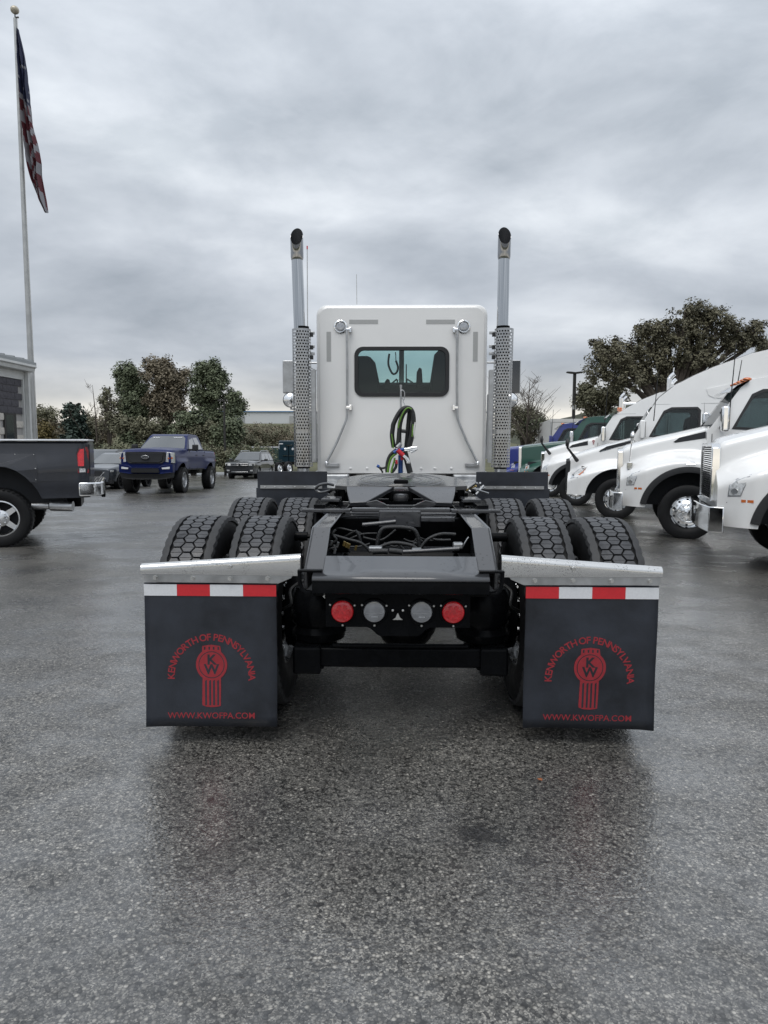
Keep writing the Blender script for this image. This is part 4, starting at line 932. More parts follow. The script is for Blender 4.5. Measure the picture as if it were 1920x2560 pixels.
# ---- cab
YC, YW = 8.30, 10.2
zb, zt = at(1003, 1186, YC).z, at(1003, 760, YC).z
def outline(ins, n=6, W=0.985):
    x0, x1, z0, z1 = -W + ins, W - ins, zb + ins * 0.3, zt - ins; rt, rb = 0.12 - ins * .4, 0.035; pts = []
    for cx, cz, r_, a0 in ((x1 - rt, z1 - rt, rt, 0), (x0 + rt, z1 - rt, rt, 90), (x0 + rb, z0 + rb, rb, 180), (x1 - rb, z0 + rb, rb, 270)):
        for i in range(n + 1):
            a = R(a0 + 90 * i / n); pts.append((cx + r_ * math.cos(a), cz + r_ * math.sin(a)))
    return pts
w0, w1 = at(*c1(578, 1075), YC), at(*c1(1103, 810), YC)
win = rrect(w0.x, w1.x, w0.z, w1.z, 0.085, 6)
m = MB(); m.prism(outline(0.045), XZ, YC, YC + 0.03, [win])
sec = [(0.045, YC), (0.028, YC + 0.006), (0.013, YC + 0.018), (0.004, YC + 0.034), (0.0, YC + 0.06), (0.0, YC + 0.62)]
m.grid([[(x, y, z) for x, z in outline(i_)] for i_, y in sec], True)
cab = m.build('cab_shell', 'white_paint', TR, 50); cab['label'] = 'white rear wall of the cab'
m = MB(); m.grid([[(x, y, z) for x, z in outline(i_)] for i_, y in ((0.012, YC + 0.625), (0.012, YC + 0.645))], True); m.build('cab_seam', 'black_plastic', TR, 50)
m = MB(); m.grid([[(x, y, z) for x, z in outline(i_)] for i_, y in ((0.004, YC + 0.65), (0.0, YC + 0.66), (0.0, 9.95), (0.05, YW))], True); m.build('cab_front_shell', 'white_paint', TR, 50)
ws = [rrect(-0.84, -0.035, 2.18, 2.86, 0.07, 4), rrect(0.035, 0.84, 2.18, 2.86, 0.07, 4)]
MB().prism(outline(0.05), XZ, YW, YW + 0.03, ws).build('windshield_frame', 'white_paint', TR, 40)
for h_ in ws: MB().prism(h_, XZ, YW + 0.012, YW + 0.015).build('windshield', 'front_glass', TR, 0)
MB().prism(rrect(w0.x - .022, w1.x + .022, w0.z - .022, w1.z + .022, 0.10, 6), XZ, YC - 0.016, YC + 0.01, [rrect(w0.x + .022, w1.x - .022, w0.z + .022, w1.z - .022, 0.07, 6)]).build('window_seal', 'black_plastic', cab, 30, bevel=0.006)
MB().prism(rrect(w0.x + .01, w1.x - .01, w0.z + .01, w1.z - .01, 0.075, 6), XZ, YC + 0.011, YC + 0.016).build('rear_window', 'cab_glass', cab, 0)
# inside the cab
MB().box(-0.95, 0.95, YC + .05, YW - .02, zb + 0.02, zb + 0.06).build('cab_floor', 'interior', TR, 0)
MB().prism([(9.65, 1.4), (10.15, 1.4), (10.15, 2.26), (9.95, 2.27), (9.72, 2.22), (9.65, 2.05)], lambda u, v, d: (d, u, v), -0.93, 0.93).build('dashboard', 'interior', TR, 0, bevel=0.03)
MB().prism(outline(0.07), XZ, YC + 0.032, YC + 0.05, [rrect(w0.x - .03, w1.x + .03, w0.z - .03, w1.z + .03, .08)]).build('cab_liner', 'interior', TR, 0)
for i_, (xa, xb_, z1, hd) in enumerate(((-0.78, -0.27, 2.52, 0), (0.36, 0.86, 2.62, 0))):
    MB().prism([(xa, 1.5), (xb_, 1.5), (xb_ - 0.01, 2.2), (xb_ - 0.06, z1 - 0.08), (xb_ - 0.13, z1), (xa + 0.13, z1), (xa + 0.05, z1 - 0.08), (xa, 2.2)], XZ, 9.0, 9.16).build('seat_back', 'interior', TR, 0, bevel=0.03)
    MB().box(xa, xb_, 9.1, 9.6, 1.55, 1.72).build('seat_cushion', 'interior', TR, 0, bevel=0.03)
for (pts, Y) in (([(736, 1045), (742, 1000), (755, 982), (770, 990), (778, 1045)], 9.4), ([(922, 1030), (926, 945), (940, 918), (955, 925), (962, 1030)], 9.4)):
    MB().prism([(at(*c1(*p), Y).x, at(*c1(*p), Y).z) for p in pts], XZ, Y, Y + 0.08).build('console_panel', 'interior', TR, 0, bevel=0.01)
def cabline(pts, Y, r, mat, nm): MB().tube(smooth_path([at(*c1(*p), Y) for p in pts], 5), r, 7).build(nm, mat, TR)
cabline([(768, 840), (762, 890), (770, 925), (788, 955), (808, 950), (818, 920), (806, 880)], 9.7, 0.014, 'interior', 'microphone_cord')
cabline([(806, 880), (805, 850), (803, 830)], 9.7, 0.006, 'interior', 'microphone_cord')
cabline([(865, 1010), (866, 900)], 10.0, 0.008, 'interior', 'mirror_arm')
for a, b_ in (((780, 1012), (812, 985)), ((815, 988), (814, 1015)), ((868, 985), (905, 1008)), ((868, 985), (868, 1012))): cabline([a, b_], 10.26, 0.012, 'black_plastic', 'wiper')
# hood, bumper and steer wheels, ahead of the cab
hx = drange(YW + 0.04, 12.0, 14)
hm = loft_body(hx, lambda x: (0.55 + 0.62 ** 0.5 * 0 + (math.sqrt(max(0, 0.66 ** 2 - (x - 11.25) ** 2)) if abs(x - 11.25) < 0.66 else 0.06)), lambda x: 2.02 - 0.24 * (x - YW) / 1.8, lambda x, z: 0.66 + 0.12 * (1 - (x - YW) / 1.8) + 0.40 * (1 - sst(1.15, 1.45, z)) * sst(10.4, 10.75, x), 14, 0.12)
hm.v = [(-v[1], v[0], v[2]) for v in hm.v]; hm.build('hood', 'white_paint', TR, 50)
MB().prism([(-0.55, 0.8), (0.55, 0.8), (0.5, 1.72), (-0.5, 1.72)], XZ, 12.0, 12.06).build('grille', 'chrome', TR, 0, bevel=0.02)
MB().box(-1.15, 1.15, 12.0, 12.2, 0.38, 0.78).build('bumper', 'chrome', TR, 0, bevel=0.04)
for sx in (-1, 1): copy_wheel([('wheel', rim_p), ('tyre', tyre), ('shoulder_rib', shoulder)], TR, (sx * 1.02, 11.25, RAD + gz(11.25)), 0 if sx > 0 else math.pi)
# cab rear fittings
for sx in (-1, 1):
    X = lambda x: x if sx < 0 else 1683 - x      # mirror in crop coordinates (centre 841.5)
    p = at(*c1(X(487), 684), YC)
    wl = MB().lathe([(0.0, -0.012), (0.03, -0.0115), (0.05, -0.009), (0.056, -0.004)], (p.x, YC, p.z), 'y', 28).build('work_light', 'lamp_lens', TR, 40)
    MB().lathe([(0.056, -0.004), (0.059, -0.018), (0.064, -0.019), (0.067, -0.010), (0.077, -0.006), (0.077, 0.0)], (p.x, YC, p.z), 'y', 28).build('bezel', 'chrome', wl)
    for k in range(3):
        t = R(90 + 120 * k); MB().sphere((p.x + 0.07 * math.cos(t), YC - 0.02, p.z + 0.07 * math.sin(t)), 0.008, 5).build('screw', 'zinc', wl)
    for (xa, xb_, ya, yb) in ((537, 703, 643, 668), (407, 432, 713, 884)):
        q0, q1 = at(*c1(X(xa), yb), YC), at(*c1(X(xb_), ya), YC); MB().box(min(q0.x, q1.x), max(q0.x, q1.x), YC - 0.0025, YC - 0.0005, q0.z, q1.z).build('conspicuity_strip', 'tape_grey', cab, 0)
    pts = [(522, 690), (524, 800), (525, 1000), (524, 1150), (523, 1200), (515, 1232), (470, 1340), (415, 1450), (402, 1478)]
    gh = MB().tube(smooth_path([at(*c1(X(x), y), YC - 0.06) for x, y in pts], 4), 0.0135, 10).build('grab_rail', 'steel', TR, 60)
    for (x, y) in ((543, 705), (545, 1150)):
        q = at(*c1(X(x), y), YC); q2 = at(*c1(X(522), y), YC)
        MB().box(min(q.x, q2.x), max(q.x, q2.x), YC - 0.075, YC - 0.045, q.z - 0.014, q.z + 0.014).box(q.x - 0.014, q.x + 0.014, YC - 0.05, YC - 0.001, q.z - 0.03, q.z + 0.03).build('rail_bracket', 'chrome', gh, 0, bevel=0.004)
    q0, q1 = at(*c1(X(400), 1488), YC), at(*c1(X(480), 1470), YC)
    MB().box(min(q0.x, q1.x), max(q0.x, q1.x), YC - 0.03, YC - 0.001, q0.z, q1.z).build('rail_foot', 'steel', gh, 0, bevel=0.003)
    MB().sphere(tuple(at(*c1(X(406), 1468), YC - 0.06)), 0.022, 7).build('rail_ball', 'chrome', gh)
for x in (545, 640, 950, 1030, 1125):
    p = at(*c1(x, 1500), YC); MB().lathe([(0.0, -0.01), (0.012, -0.007), (0.016, 0.0)], (p.x, YC - .0005, p.z), 'y', 12).build('rivet', 'white_paint', cab)
MB().box(-0.43, 0.43, YC - 0.05, YC + 1.8, 1.03, zb - 0.02).build('cab_mount', 'black_frame', TR, 0)
p0, p1 = at(*c1(632, 1524), YC - .02), at(*c1(1040, 1524), YC - .02)
MB().box(p0.x, p1.x, YC - 0.06, YC - 0.04, zb - 0.075, zb - 0.012).build('sill_strip', 'white_paint', TR, 0)

# ---- exhaust stacks with perforated shields
YS = 8.12
def shield_mesh(zs0, zs1, rad):
    m = MB(); pitch_v = 0.0335; nv = int((zs1 - zs0 - 0.03) / pitch_v); arc0, arc1 = -112, 112
    L = rad * R(arc1 - arc0); nu = 13; du = L / nu
    def P(u, v): t = R(arc0) + u / rad; return (rad * math.sin(t), -rad * math.cos(t), zs0 + 0.015 + v)
    oct_ = [(math.cos(math.pi * (k / 4 - 0.75)), math.sin(math.pi * (k / 4 - 0.75))) for k in range(8)]
    for i in range(nv):
        v0 = i * pitch_v; off = du / 2 if i % 2 else 0.0
        n = nu - 1 if i % 2 else nu
        if i % 2: m.add([P(0, v0), P(off, v0), P(off, v0 + pitch_v), P(0, v0 + pitch_v), P(L - off, v0), P(L, v0), P(L, v0 + pitch_v), P(L - off, v0 + pitch_v)], [(0, 1, 2, 3), (4, 5, 6, 7)])
        for j in range(n):
            u0 = off + j * du; cu, cv = u0 + du / 2, v0 + pitch_v / 2
            sq = [(u0, v0), (cu, v0), (u0 + du, v0), (u0 + du, cv), (u0 + du, v0 + pitch_v), (cu, v0 + pitch_v), (u0, v0 + pitch_v), (u0, cv)]
            ho = [(cu + 0.0102 * a, cv + 0.0102 * b_) for a, b_ in oct_]
            if i in (nv // 4,): ho = [(cu + 0.001 * a, cv + 0.001 * b_) for a, b_ in oct_]
            m.add([P(*q) for q in sq + ho], [(k, (k + 1) % 8, 8 + (k + 1) % 8, 8 + k) for k in range(8)])
    ve = nv * pitch_v
    for va, vb in ((-0.015, 0.0), (ve, zs1 - zs0 - 0.015)):
        us = drange(0, L, 14); m.grid([[P(u, va) for u in us], [P(u, vb) for u in us]])
    return m
for sx in (-1, 1):
    if sx < 0: xb_, xt_, xs = at(759, 1160, YS).x, at(742.4, 600, YS).x, at(753.5, 830, YS).x
    else: xb_, xt_, xs = at(1250.5, 1160, YS).x, at(1260.8, 600, YS).x, at(1260.2, 830, YS).x
    z0, z1, ztip = at(1003, 1167, YS).z, at(1003, 823, YS).z, at(1003, 566, YS).z
    xm = (xb_ + xs) / 2
    ex = MB().tube([(xb_, YS, z0 - 0.02), (xm, YS, (z0 + z1) / 2), (xs - sx * .012, YS, z1 + 0.03)], [0.075] * 3, 20).build('exhaust_muffler', 'black_frame', TR, 60)
    ex['label'] = 'exhaust stack with perforated heat shield'
    # mitred pipe, lip cut at a slant facing back
    rows = []; NR = 28; r_ = 0.064
    xp = at(749, 815, YS).x if sx < 0 else at(1256, 815, YS).x; lean = (xt_ - xp)
    for k, z in enumerate([z1 + (ztip - 0.34 - z1) * q / 4 for q in range(5)]):
        f = (z - z1) / (ztip - 0.34 - z1); rows.append([(xp + lean * f + r_ * math.cos(2 * math.pi * j / NR), YS + r_ * math.sin(2 * math.pi * j / NR), z) for j in range(NR)])
    pipe = MB().grid(rows, True).build('stack_pipe', 'pipe_chrome', ex, 60)
    R1 = 0.0715; zlo_, cut = ztip - 0.33, 0.215
    def ring(f, rr):
        row = []
        for q in range(NR):
            a = 2 * math.pi * q / NR; ly = math.sin(a); zend = ztip - cut * (1 - ly) / 2
            row.append((xt_ + rr * math.cos(a), YS - 0.02 * f * f + rr * ly, zlo_ + (zend - zlo_) * f))
        return row
    MB().grid([[(xp + lean * 1.0 + (r_ + .001) * math.cos(2 * math.pi * q / NR), YS + (r_ + .001) * math.sin(2 * math.pi * q / NR), zlo_ - .03) for q in range(NR)]] + [ring(f, R1) for f in (0, .3, .6, .85, 1)] + [ring(1, R1 - .004)], True).build('stack_tip', 'tip_chrome', ex, 60, fix=False)
    inn = [ring(f, R1 - .0045) for f in (1, .8, .5, .2)]
    MB().grid(inn, True).add(inn[-1], [tuple(range(NR))]).build('stack_bore', 'interior', ex, 60, fix=False)
    sh = shield_mesh(z0, z1, 0.105); lean2 = (xs - xb_)
    sh.v = [(v[0] + xb_ + lean2 * (v[2] - z0) / (z1 - z0), v[1] + YS, v[2]) for v in sh.v]
    sh.build('heat_shield', 'shield_metal', ex, 60)
    pr = MB(); xi = xm - sx * 0.10
    pr.box(min(xi, xi - sx * 0.045), max(xi, xi - sx * 0.045), YS - 0.02, YS + 0.10, z0 + 0.05, z1 - 0.45); pr.build('shield_rail', 'steel', ex, 0)
    for z in (z1 - 0.03, z1 - 0.18, z1 - 0.26): MB().box(min(xs - sx * .09, sx * .985), max(xs - sx * .09, sx * .985), YS + .02, YS + 0.06, z - 0.02, z + 0.01).build('stack_bracket', 'steel', ex, 0, bevel=0.003)
    for z in (z1 - 0.06, z1 - 0.2, z1 - 0.31): MB().box(min(xs - sx * .095, xs - sx * .13), max(xs - sx * .095, xs - sx * .13), YS - .02, YS + 0.03, z - 0.02, z + 0.02).build('bracket_nut', 'black_plastic', ex, 0)
    MB().tube(smooth_path([(xb_, YS, z0 + 0.02), (xb_, YS + .02, z0 - 0.10), (xb_ - sx * 0.08, YS + .08, z0 - 0.22), (xb_ - sx * .35, YS + .2, z0 - 0.28)], 5), 0.068, 16).build('exhaust_elbow', 'steel', ex, 60)
    MB().tube([(sx * 1.03, YC + .35, 1.25), (sx * 1.045, YC + .35, 2.02)], 0.016, 8).build('cab_grab_handle', 'steel', TR)
    # fuel tank and steps
    MB().cyl((sx * 0.80, 6.75, 0.72), (sx * 0.80, 8.1, 0.72), 0.29, n=28).build('fuel_tank', 'polished', TR, 40, bevel=0.03)
    MB().box(min(sx * .6, sx * 1.1), max(sx * .6, sx * 1.1), 8.15, 9.6, 0.5, 1.08).build('step_box', 'steel', TR, 0, bevel=0.02)
    # mirrors
    YM = 9.3
    a, b_ = (at(706.5, 983, YM), at(733, 900, YM)) if sx < 0 else (at(1276, 983, YM), at(1303, 899, YM))
    mi = MB().box(a.x, b_.x, YM + 0.012, YM + 0.075, a.z, b_.z).build('door_mirror', 'steel', TR, 0, bevel=0.015); mi['label'] = 'square door mirror'
    MB().box(a.x + .012, b_.x - .012, YM + 0.0085, YM + 0.0115, a.z + .012, b_.z - .012).build('mirror_glass', 'steel' if sx < 0 else 'dark_glass', mi, 0)
    c_ = at(*c1(198 if sx < 0 else 1466, 1106), YM)
    MB().lathe([(0.0, -0.04), (0.05, -0.032), (0.085, -0.008), (0.092, 0.0)], (c_.x, YM, c_.z), 'y', 28).build('spot_mirror', 'chrome', mi, 60)
    MB().lathe([(0.092, 0.0), (0.098, 0.0), (0.095, 0.02), (0.05, 0.05), (0.0, 0.055)], (c_.x, YM, c_.z), 'y', 28).build('spot_mirror_back', 'black_plastic', mi, 40)
    MB().tube([(sx * 0.99, YM + .06, b_.z - .03), ((a.x + b_.x) / 2, YM + .05, b_.z - .03)], 0.014, 8).tube([(sx * 0.99, YM + .06, a.z - .25), (c_.x, YM + .05, a.z - .2), (c_.x, YM + .05, b_.z - .03)], 0.014, 8).build('mirror_arm', 'steel', mi)
for (x, ya, yb, Y, r_) in ((297, 690, 237, 9.4, 0.006), (581, 556, 382, 9.1, 0.004)):
    a, b_ = at(*c1(x, ya), Y), at(*c1(x - 2, yb), Y); an = MB().tube([a, b_], [r_ * 1.2, r_], 6).build('antenna', 'tape_grey', TR)
    if ya > 600:
        MB().cyl(b_, (b_.x, b_.y, b_.z + 0.04), 0.009, n=6).build('antenna_tip', 'hose_red', an)
        MB().tube([a, (a.x, a.y, a.z - .5), (-0.98, Y, a.z - .6)], 0.008, 6).build('antenna_mount', 'steel', an)

# ---- hose post and coiled lines
YH = 7.9
hp = thing('hose_post', 'steel post behind the cab window holding coiled air hoses', 'hose post', (at(1003, 1105, YH).x, YH, 1.03), world_parts=True)
b0, b1 = at(*c6(840, 1990), YH), at(*c6(840, 240), YH)
MB().tube([(b0.x, YH, 1.03), (b0.x, YH, b1.z)], 0.011, 10).cyl((b0.x, YH, b1.z), (b0.x, YH, b1.z + .03), 0.014, n=8).build('post', 'steel', hp)
q0, q1 = at(*c6(775, 1990), YH), at(*c6(900, 1640), YH)
MB().tube([(b0.x, YH - .01, 1.03), (b0.x, YH - .01, q1.z)], 0.027, 12).build('post_sleeve', 'hose_blue', hp)
MB().tube(smooth_path([at(*c6(*p), YH - .03) for p in ((880, 285), (840, 330), (850, 420), (905, 500), (925, 420), (920, 330), (880, 285))], 5), 0.005, 6).build('snap_hook', 'steel', hp)
MB().tube(smooth_path([at(*c6(*p), YH - .03) for p in ((905, 490), (895, 540), (925, 580), (930, 640))], 4), 0.005, 6).build('chain', 'steel', hp)
def hose(pts, r, mat, Y, name, label):
    if len(label): o = tag(MB().tube(smooth_path([at(*c6(p[0], p[1]), Y + (p[2] if len(p) > 2 else 0)) for p in pts], 7), r, 9).build(name, mat, None, 60), label, 'hose')
    return o
bun = thing('hose_bundle', 'looped black and green trailer hoses hung from the steel post', 'hose', (b0.x, YH - 0.06, 1.24), world_parts=True)
def hs(pts, r, mat, nm='hose', Y=YH - 0.06): return MB().tube(smooth_path([at(*c6(p[0], p[1]), Y + (p[2] if len(p) > 2 else 0)) for p in pts], 7), r, 9).build(nm, mat, bun, 60)
hs([(700, 1480), (665, 1250), (680, 1080), (700, 980), (790, 800), (880, 690), (980, 660), (1060, 700), (1100, 800), (1110, 960), (1090, 1150), (1060, 1330), (1010, 1500)], 0.026, 'hose_black')
hs([(770, 1500), (800, 1330), (815, 1150), (830, 990), (880, 820), (950, 720), (1010, 690)], 0.025, 'hose_black', Y=YH - .10)
hs([(960, 1500), (985, 1250), (1000, 1050), (1020, 850), (1030, 720), (990, 670), (910, 690)], 0.026, 'hose_black', Y=YH - .03)
hs([(1000, 1500), (1040, 1300), (1080, 1100), (1100, 900), (1080, 760)], 0.020, 'hose_black', Y=YH - .12)
hs([(690, 1500), (675, 1330), (655, 1200)], 0.007, 'hose_green', Y=YH - .10); hs([(830, 940), (855, 850), (910, 740), (960, 680), (1010, 660), (1070, 690)], 0.008, 'hose_green', Y=YH - .13)
hs([(790, 1080), (810, 980), (835, 900)], 0.008, 'hose_green', Y=YH - .135); hs([(1080, 1260), (1090, 1130), (1100, 1000)], 0.007, 'hose_green', Y=YH - .15)
hs([(860, 1140), (960, 1150)], 0.02, 'hose_black', 'strap', YH - .12)
hs([(760, 1530), (640, 1630), (580, 1760), (560, 1900), (565, 2000)], 0.021, 'hose_black'); hs([(760, 1600), (650, 1700), (600, 1850), (575, 2000)], 0.012, 'hose_green', Y=YH - .10)
hs([(720, 1700), (700, 1800), (660, 1930), (650, 2000)], 0.011, 'hose_green', Y=YH - .11); hs([(755, 1780), (745, 1880), (690, 1970), (640, 2010)], 0.016, 'hose_black', Y=YH - .1)
hs([(920, 1560), (960, 1700), (1000, 1850), (1040, 2010)], 0.033, 'hose_black'); hs([(400, 1890), (450, 1915), (540, 1895)], 0.012, 'hose_black'); hs([(350, 1860), (400, 1885)], 0.017, 'hose_blue', 'connector_cap')
hs([(400, 1900), (450, 1960), (470, 2010)], 0.010, 'hose_black')
hs([(700, 1590), (780, 1550), (860, 1530), (920, 1520)], 0.020, 'hose_blue', 'blue_air_line', YH - .15)
hs([(780, 1530), (830, 1590), (900, 1650)], 0.026, 'hose_red', 'red_grip', YH - .19); hs([(870, 1680), (880, 1740)], 0.018, 'hose_red', 'red_grip', YH - .15); hs([(755, 1740), (765, 1820)], 0.013, 'hose_red', 'red_grip', YH - .15)
hs([(770, 1480), (850, 1400)], 0.022, 'steel', 'sleeve', YH - .15)
for pts, r_ in (([(920, 1525), (1000, 1520)], 0.022), ([(1000, 1520), (1100, 1495), (1180, 1490)], 0.026), ([(1050, 1580), (1130, 1545), (1185, 1500)], 0.013), ([(900, 1650), (960, 1700)], 0.018), ([(960, 1700), (1000, 1770), (1000, 1810)], 0.021)):
    hs(pts, r_, 'polished', 'gladhand', YH - .18)
hs([(1130, 1040), (1120, 1180), (1140, 1300)], 0.010, 'tag_white', 'paper_tag', YH - .15); hs([(1150, 960), (1130, 1040)], 0.009, 'tag_white', 'paper_tag', YH - .15)
# ------------------------------------------------------------------ shared road wheels (axle along local x, outside face at +x)
def steer_rim():
    m = MB().lathe([(0.305, -0.11), (0.30, 0.112), (0.293, 0.118), (0.286, 0.105), (0.270, 0.07), (0.262, 0.055), (0.20, 0.075), (0.17, 0.10), (0.165, 0.12), (0.11, 0.135), (0.10, 0.18), (0.06, 0.20), (0.0, 0.205)], n=44)
    for i in range(10):
        t = 2 * math.pi * (i + .5) / 10; c, s = math.cos(t), math.sin(t)
        m.cyl((0.11, 0.14 * c, 0.14 * s), (0.165, 0.14 * c, 0.14 * s), 0.017, 0.013, 8)
        m.mi = 1; m.lathe([(0.0, 0.072), (0.021, 0.0715), (0.022, 0.06)], (0, 0.232 * c, 0.232 * s), 'x', 10); m.mi = 0
    return m.mesh('rim', ['chrome', 'interior'], 35)
steer = steer_rim()
semi_wheel = [('wheel', steer), ('tyre', tyre)]
def car_wheel(Rt, Rr, w, rim_mat, spokes, dark='interior', hub=0.06):
    k = Rt - Rr
    ty = MB().lathe([(Rr, -w * .42), (Rr + k * .25, -w * .5), (Rr + k * .75, -w * .5), (Rt - .012, -w * .44), (Rt, -w * .36), (Rt, w * .36), (Rt - .012, w * .44), (Rr + k * .75, w * .5), (Rr + k * .25, w * .5), (Rr, w * .42)], n=40)
    for i in range(40):
        t = 2 * math.pi * i / 40
        for s in (-1, 1): ty.obox((s * w * .40, (Rt - .006) * math.cos(t), (Rt - .006) * math.sin(t)), (w * .20, 0.03, 0.022), Matrix.Rotation(t, 3, 'X') @ Matrix.Rotation(R(90), 3, 'X') @ Matrix.Identity(3))
    ty = ty.mesh('tyre', 'tyre_rubber', 40)
    m = MB(); m.lathe([(Rr + .004, -w * .40), (Rr + .006, w * .43), (Rr - .012, w * .44), (Rr - .03, w * .30), (Rr - .04, -w * .3)], n=40)
    m.lathe([(hub * 1.5, w * .16), (hub * 1.45, w * .30), (hub, w * .36), (0, w * .38)], n=20)
    for i in range(spokes):
        t = 2 * math.pi * i / spokes + .3; rot = Matrix.Rotation(t, 3, 'X')
        pts = [(hub, 0.045), (Rr - .02, 0.035), (Rr - .02, -0.035), (hub, -0.045)]
        if spokes > 6: pts = [(a, b * .5) for a, b in pts]
        m.add([rot @ Vector((w * .27, b, a)) for a, b in pts] + [rot @ Vector((w * .15, b * 1.2, a)) for a, b in pts], [(0, 1, 2, 3), (0, 4, 5, 1), (1, 5, 6, 2), (2, 6, 7, 3), (3, 7, 4, 0)])
    for i in range(8):
        t = 2 * math.pi * i / 8; m.sphere((w * .35, hub * 1.05 * math.cos(t), hub * 1.05 * math.sin(t)), 0.014, 4)
    m.mi = 1; m.lathe([(Rr - .03, -w * .05), (0.0, -w * .06)], n=30)
    return [('wheel', m.mesh('rim', [rim_mat, dark], 35)), ('tyre', ty)]

# ------------------------------------------------------------------ parked row of conventional trucks on the right
A_ROW = R(18)
def row_truck(label, paint, xw, D, style):
    S = dict(hf=-1.18, zf0=1.66, zf1=2.12, crest=1.60, trim=True, grille='chrome', roof='day', badge=True, bumper=True, sleeper=None, visor=None, lights=True, a=A_ROW, zoff=0.0, wf=0.62, cdx=0.0)
    S.update(style); a = S['a']
    o = cw(xw + 1.0 * math.sin(a), D + 1.0 * math.cos(a))
    t = thing('semi_truck', label, 'semi truck', (o.x, o.y, gz(o.y, o.x) + S['zoff']), YAW - a, 'trucks parked in a row on the right')
    hf, z0, z1 = S['hf'], S['zf0'], S['zf1']
    wl = lambda x: S['wf'] + 0.20 * (x - hf) / (0.6 - hf)
    fo = lambda x: 1.16 - 0.30 * (1 - sst(hf - 0.05, hf + 0.5, x)) ** 1.6
    zf = lambda x: S['crest'] - 0.16 * sst(0.0, -0.75, x) if False else S['crest'] - 0.34 * (max(0, -x - 0.1) / 1.1) ** 1.7 - 0.08 * max(0, x)
    W = lambda x, z: wl(x) + (fo(x) - wl(x)) * (1 - sst(zf(x) - 0.20, zf(x) + 0.08, z)) - 0.03 * sst(zf(x), z1, z)
    arch = 0.74
    zlo = lambda x: 0.52 + math.sqrt(max(0, arch ** 2 - x * x)) if abs(x) < arch - 0.006 else 0.60
    zhi = lambda x: z0 + (z1 - z0) * (max(0, (x - hf)) / (0.6 - hf)) ** 0.85 - 0.05 * (1 - sst(hf, hf + 0.08, x))
    xs = sorted(set(drange(hf, hf + 0.12, 5) + drange(hf + 0.12, -arch, 8) + [-arch + 0.004, arch - 0.004] + [arch * math.cos(R(q)) for q in range(6, 180, 7)] + [0.742]))
    xs = [x for x in xs if x <= 0.60] + [0.60]
    hood = loft_body(xs, zlo, zhi, W, 26, 0.10, 5, 0.05).build('hood', paint, t, 50)
    MB().box(-0.85, 0.95, -0.72, 0.72, 0.62, 1.30).build('wheel_well', 'interior', t, 0)
    MB().prism([(hf + .10, 0.905), (-0.70, 0.905), (-0.70, 0.914), (hf + .10, 0.914)], lambda u, v, d: (u, -(W(u, v) + d), v), -.005, 0.003).build('bumper_seam', 'interior', t, 0)
    MB().prism([(0.44, 1.30), (0.55, 1.30), (0.55, 1.36), (0.44, 1.36)], lambda u, v, d: (u, -(W(u, v) + d), v), -.01, 0.03).build('hood_latch', 'black_plastic', t, 0, bevel=.008)
    P_ = lambda u, v, d: (u, -(W(u, v) + d), v)
    if S['trim']:
        rows = [[(r_ * math.cos(R(q)), -(W(r_ * math.cos(R(q)), .52 + r_ * math.sin(R(q))) + e), .52 + r_ * math.sin(R(q))) for r_, e in ((0.735, -0.08), (0.732, 0.03), (0.78, 0.034), (0.835, 0.022), (0.84, 0.002))] for q in range(38, 172, 4)]
        MB().grid(rows).build('arch_trim', 'black_plastic', t, 50)
    hl = S.get('headlight', [(-1.06, 1.00), (-1.05, 1.13), (-0.98, 1.21), (-0.84, 1.27), (-0.90, 1.14), (-0.94, 1.01)])
    MB().prism(hl, P_, -0.02, 0.012).build('headlight', 'headlight', t, 30, bevel=0.006)
    MB().prism(circle(hl[0][0] + .055, hl[0][1] + .06, .035, 14), P_, -0.02, 0.016).build('projector_lens', 'chrome', t, 0)
    c0 = (sum(p[0] for p in hl) / len(hl), sum(p[1] for p in hl) / len(hl))
    MB().prism([(c0[0] + (p[0] - c0[0]) * 1.12, c0[1] + (p[1] - c0[1]) * 1.12) for p in hl], P_, -0.02, 0.005).build('headlight_bezel', 'chrome', t, 30)
    if S.get('amber'): MB().prism(S['amber'], P_, -0.02, 0.0165).build('turn_signal', 'amber_lens', t, 30)
    if S['badge']:
        MB().prism([(-0.93, 0.925), (-0.80, 0.925), (-0.80, 0.96), (-0.93, 0.96)], P_, -0.01, 0.008).build('side_marker', 'amber_lens', t, 0)
        MB().prism([(-0.06, 1.40), (0.10, 1.40), (0.07, 1.455), (-0.03, 1.455)], P_, -0.02, 0.012).build('badge', 'chrome', t, 0)
        MB().prism([(-0.03, 1.415), (0.07, 1.415), (0.055, 1.44), (-0.015, 1.44)], P_, -0.02, 0.0145).build('badge_face', paint, t, 0)
    if S.get('vent'):
        MB().prism(S['vent'], P_, -0.03, 0.006).build('hood_vent', 'interior', t, 0)
        vx = S['vent']; cx, cz = sum(p[0] for p in vx) / len(vx), sum(p[1] for p in vx) / len(vx)
        MB().prism([(cx + (p[0] - cx) * 1.06, cz + (p[1] - cz) * 1.25) for p in vx], P_, -0.03, 0.003).build('vent_surround', S.get('ventmat', paint), t, 0)
        e = MB(); ex, ez = S.get('emblem', (0.47, 1.96))
        e.prism([(ex - .020, ez - .07), (ex + .020, ez - .07), (ex + .022, ez), (ex + .036, ez + .02), (ex + .034, ez + .05), (ex + .02, ez + .065), (ex, ez + .072), (ex - .02, ez + .065), (ex - .034, ez + .05), (ex - .036, ez + .02), (ex - .022, ez)], P_, -0.02, 0.008)
        e.mi = 1
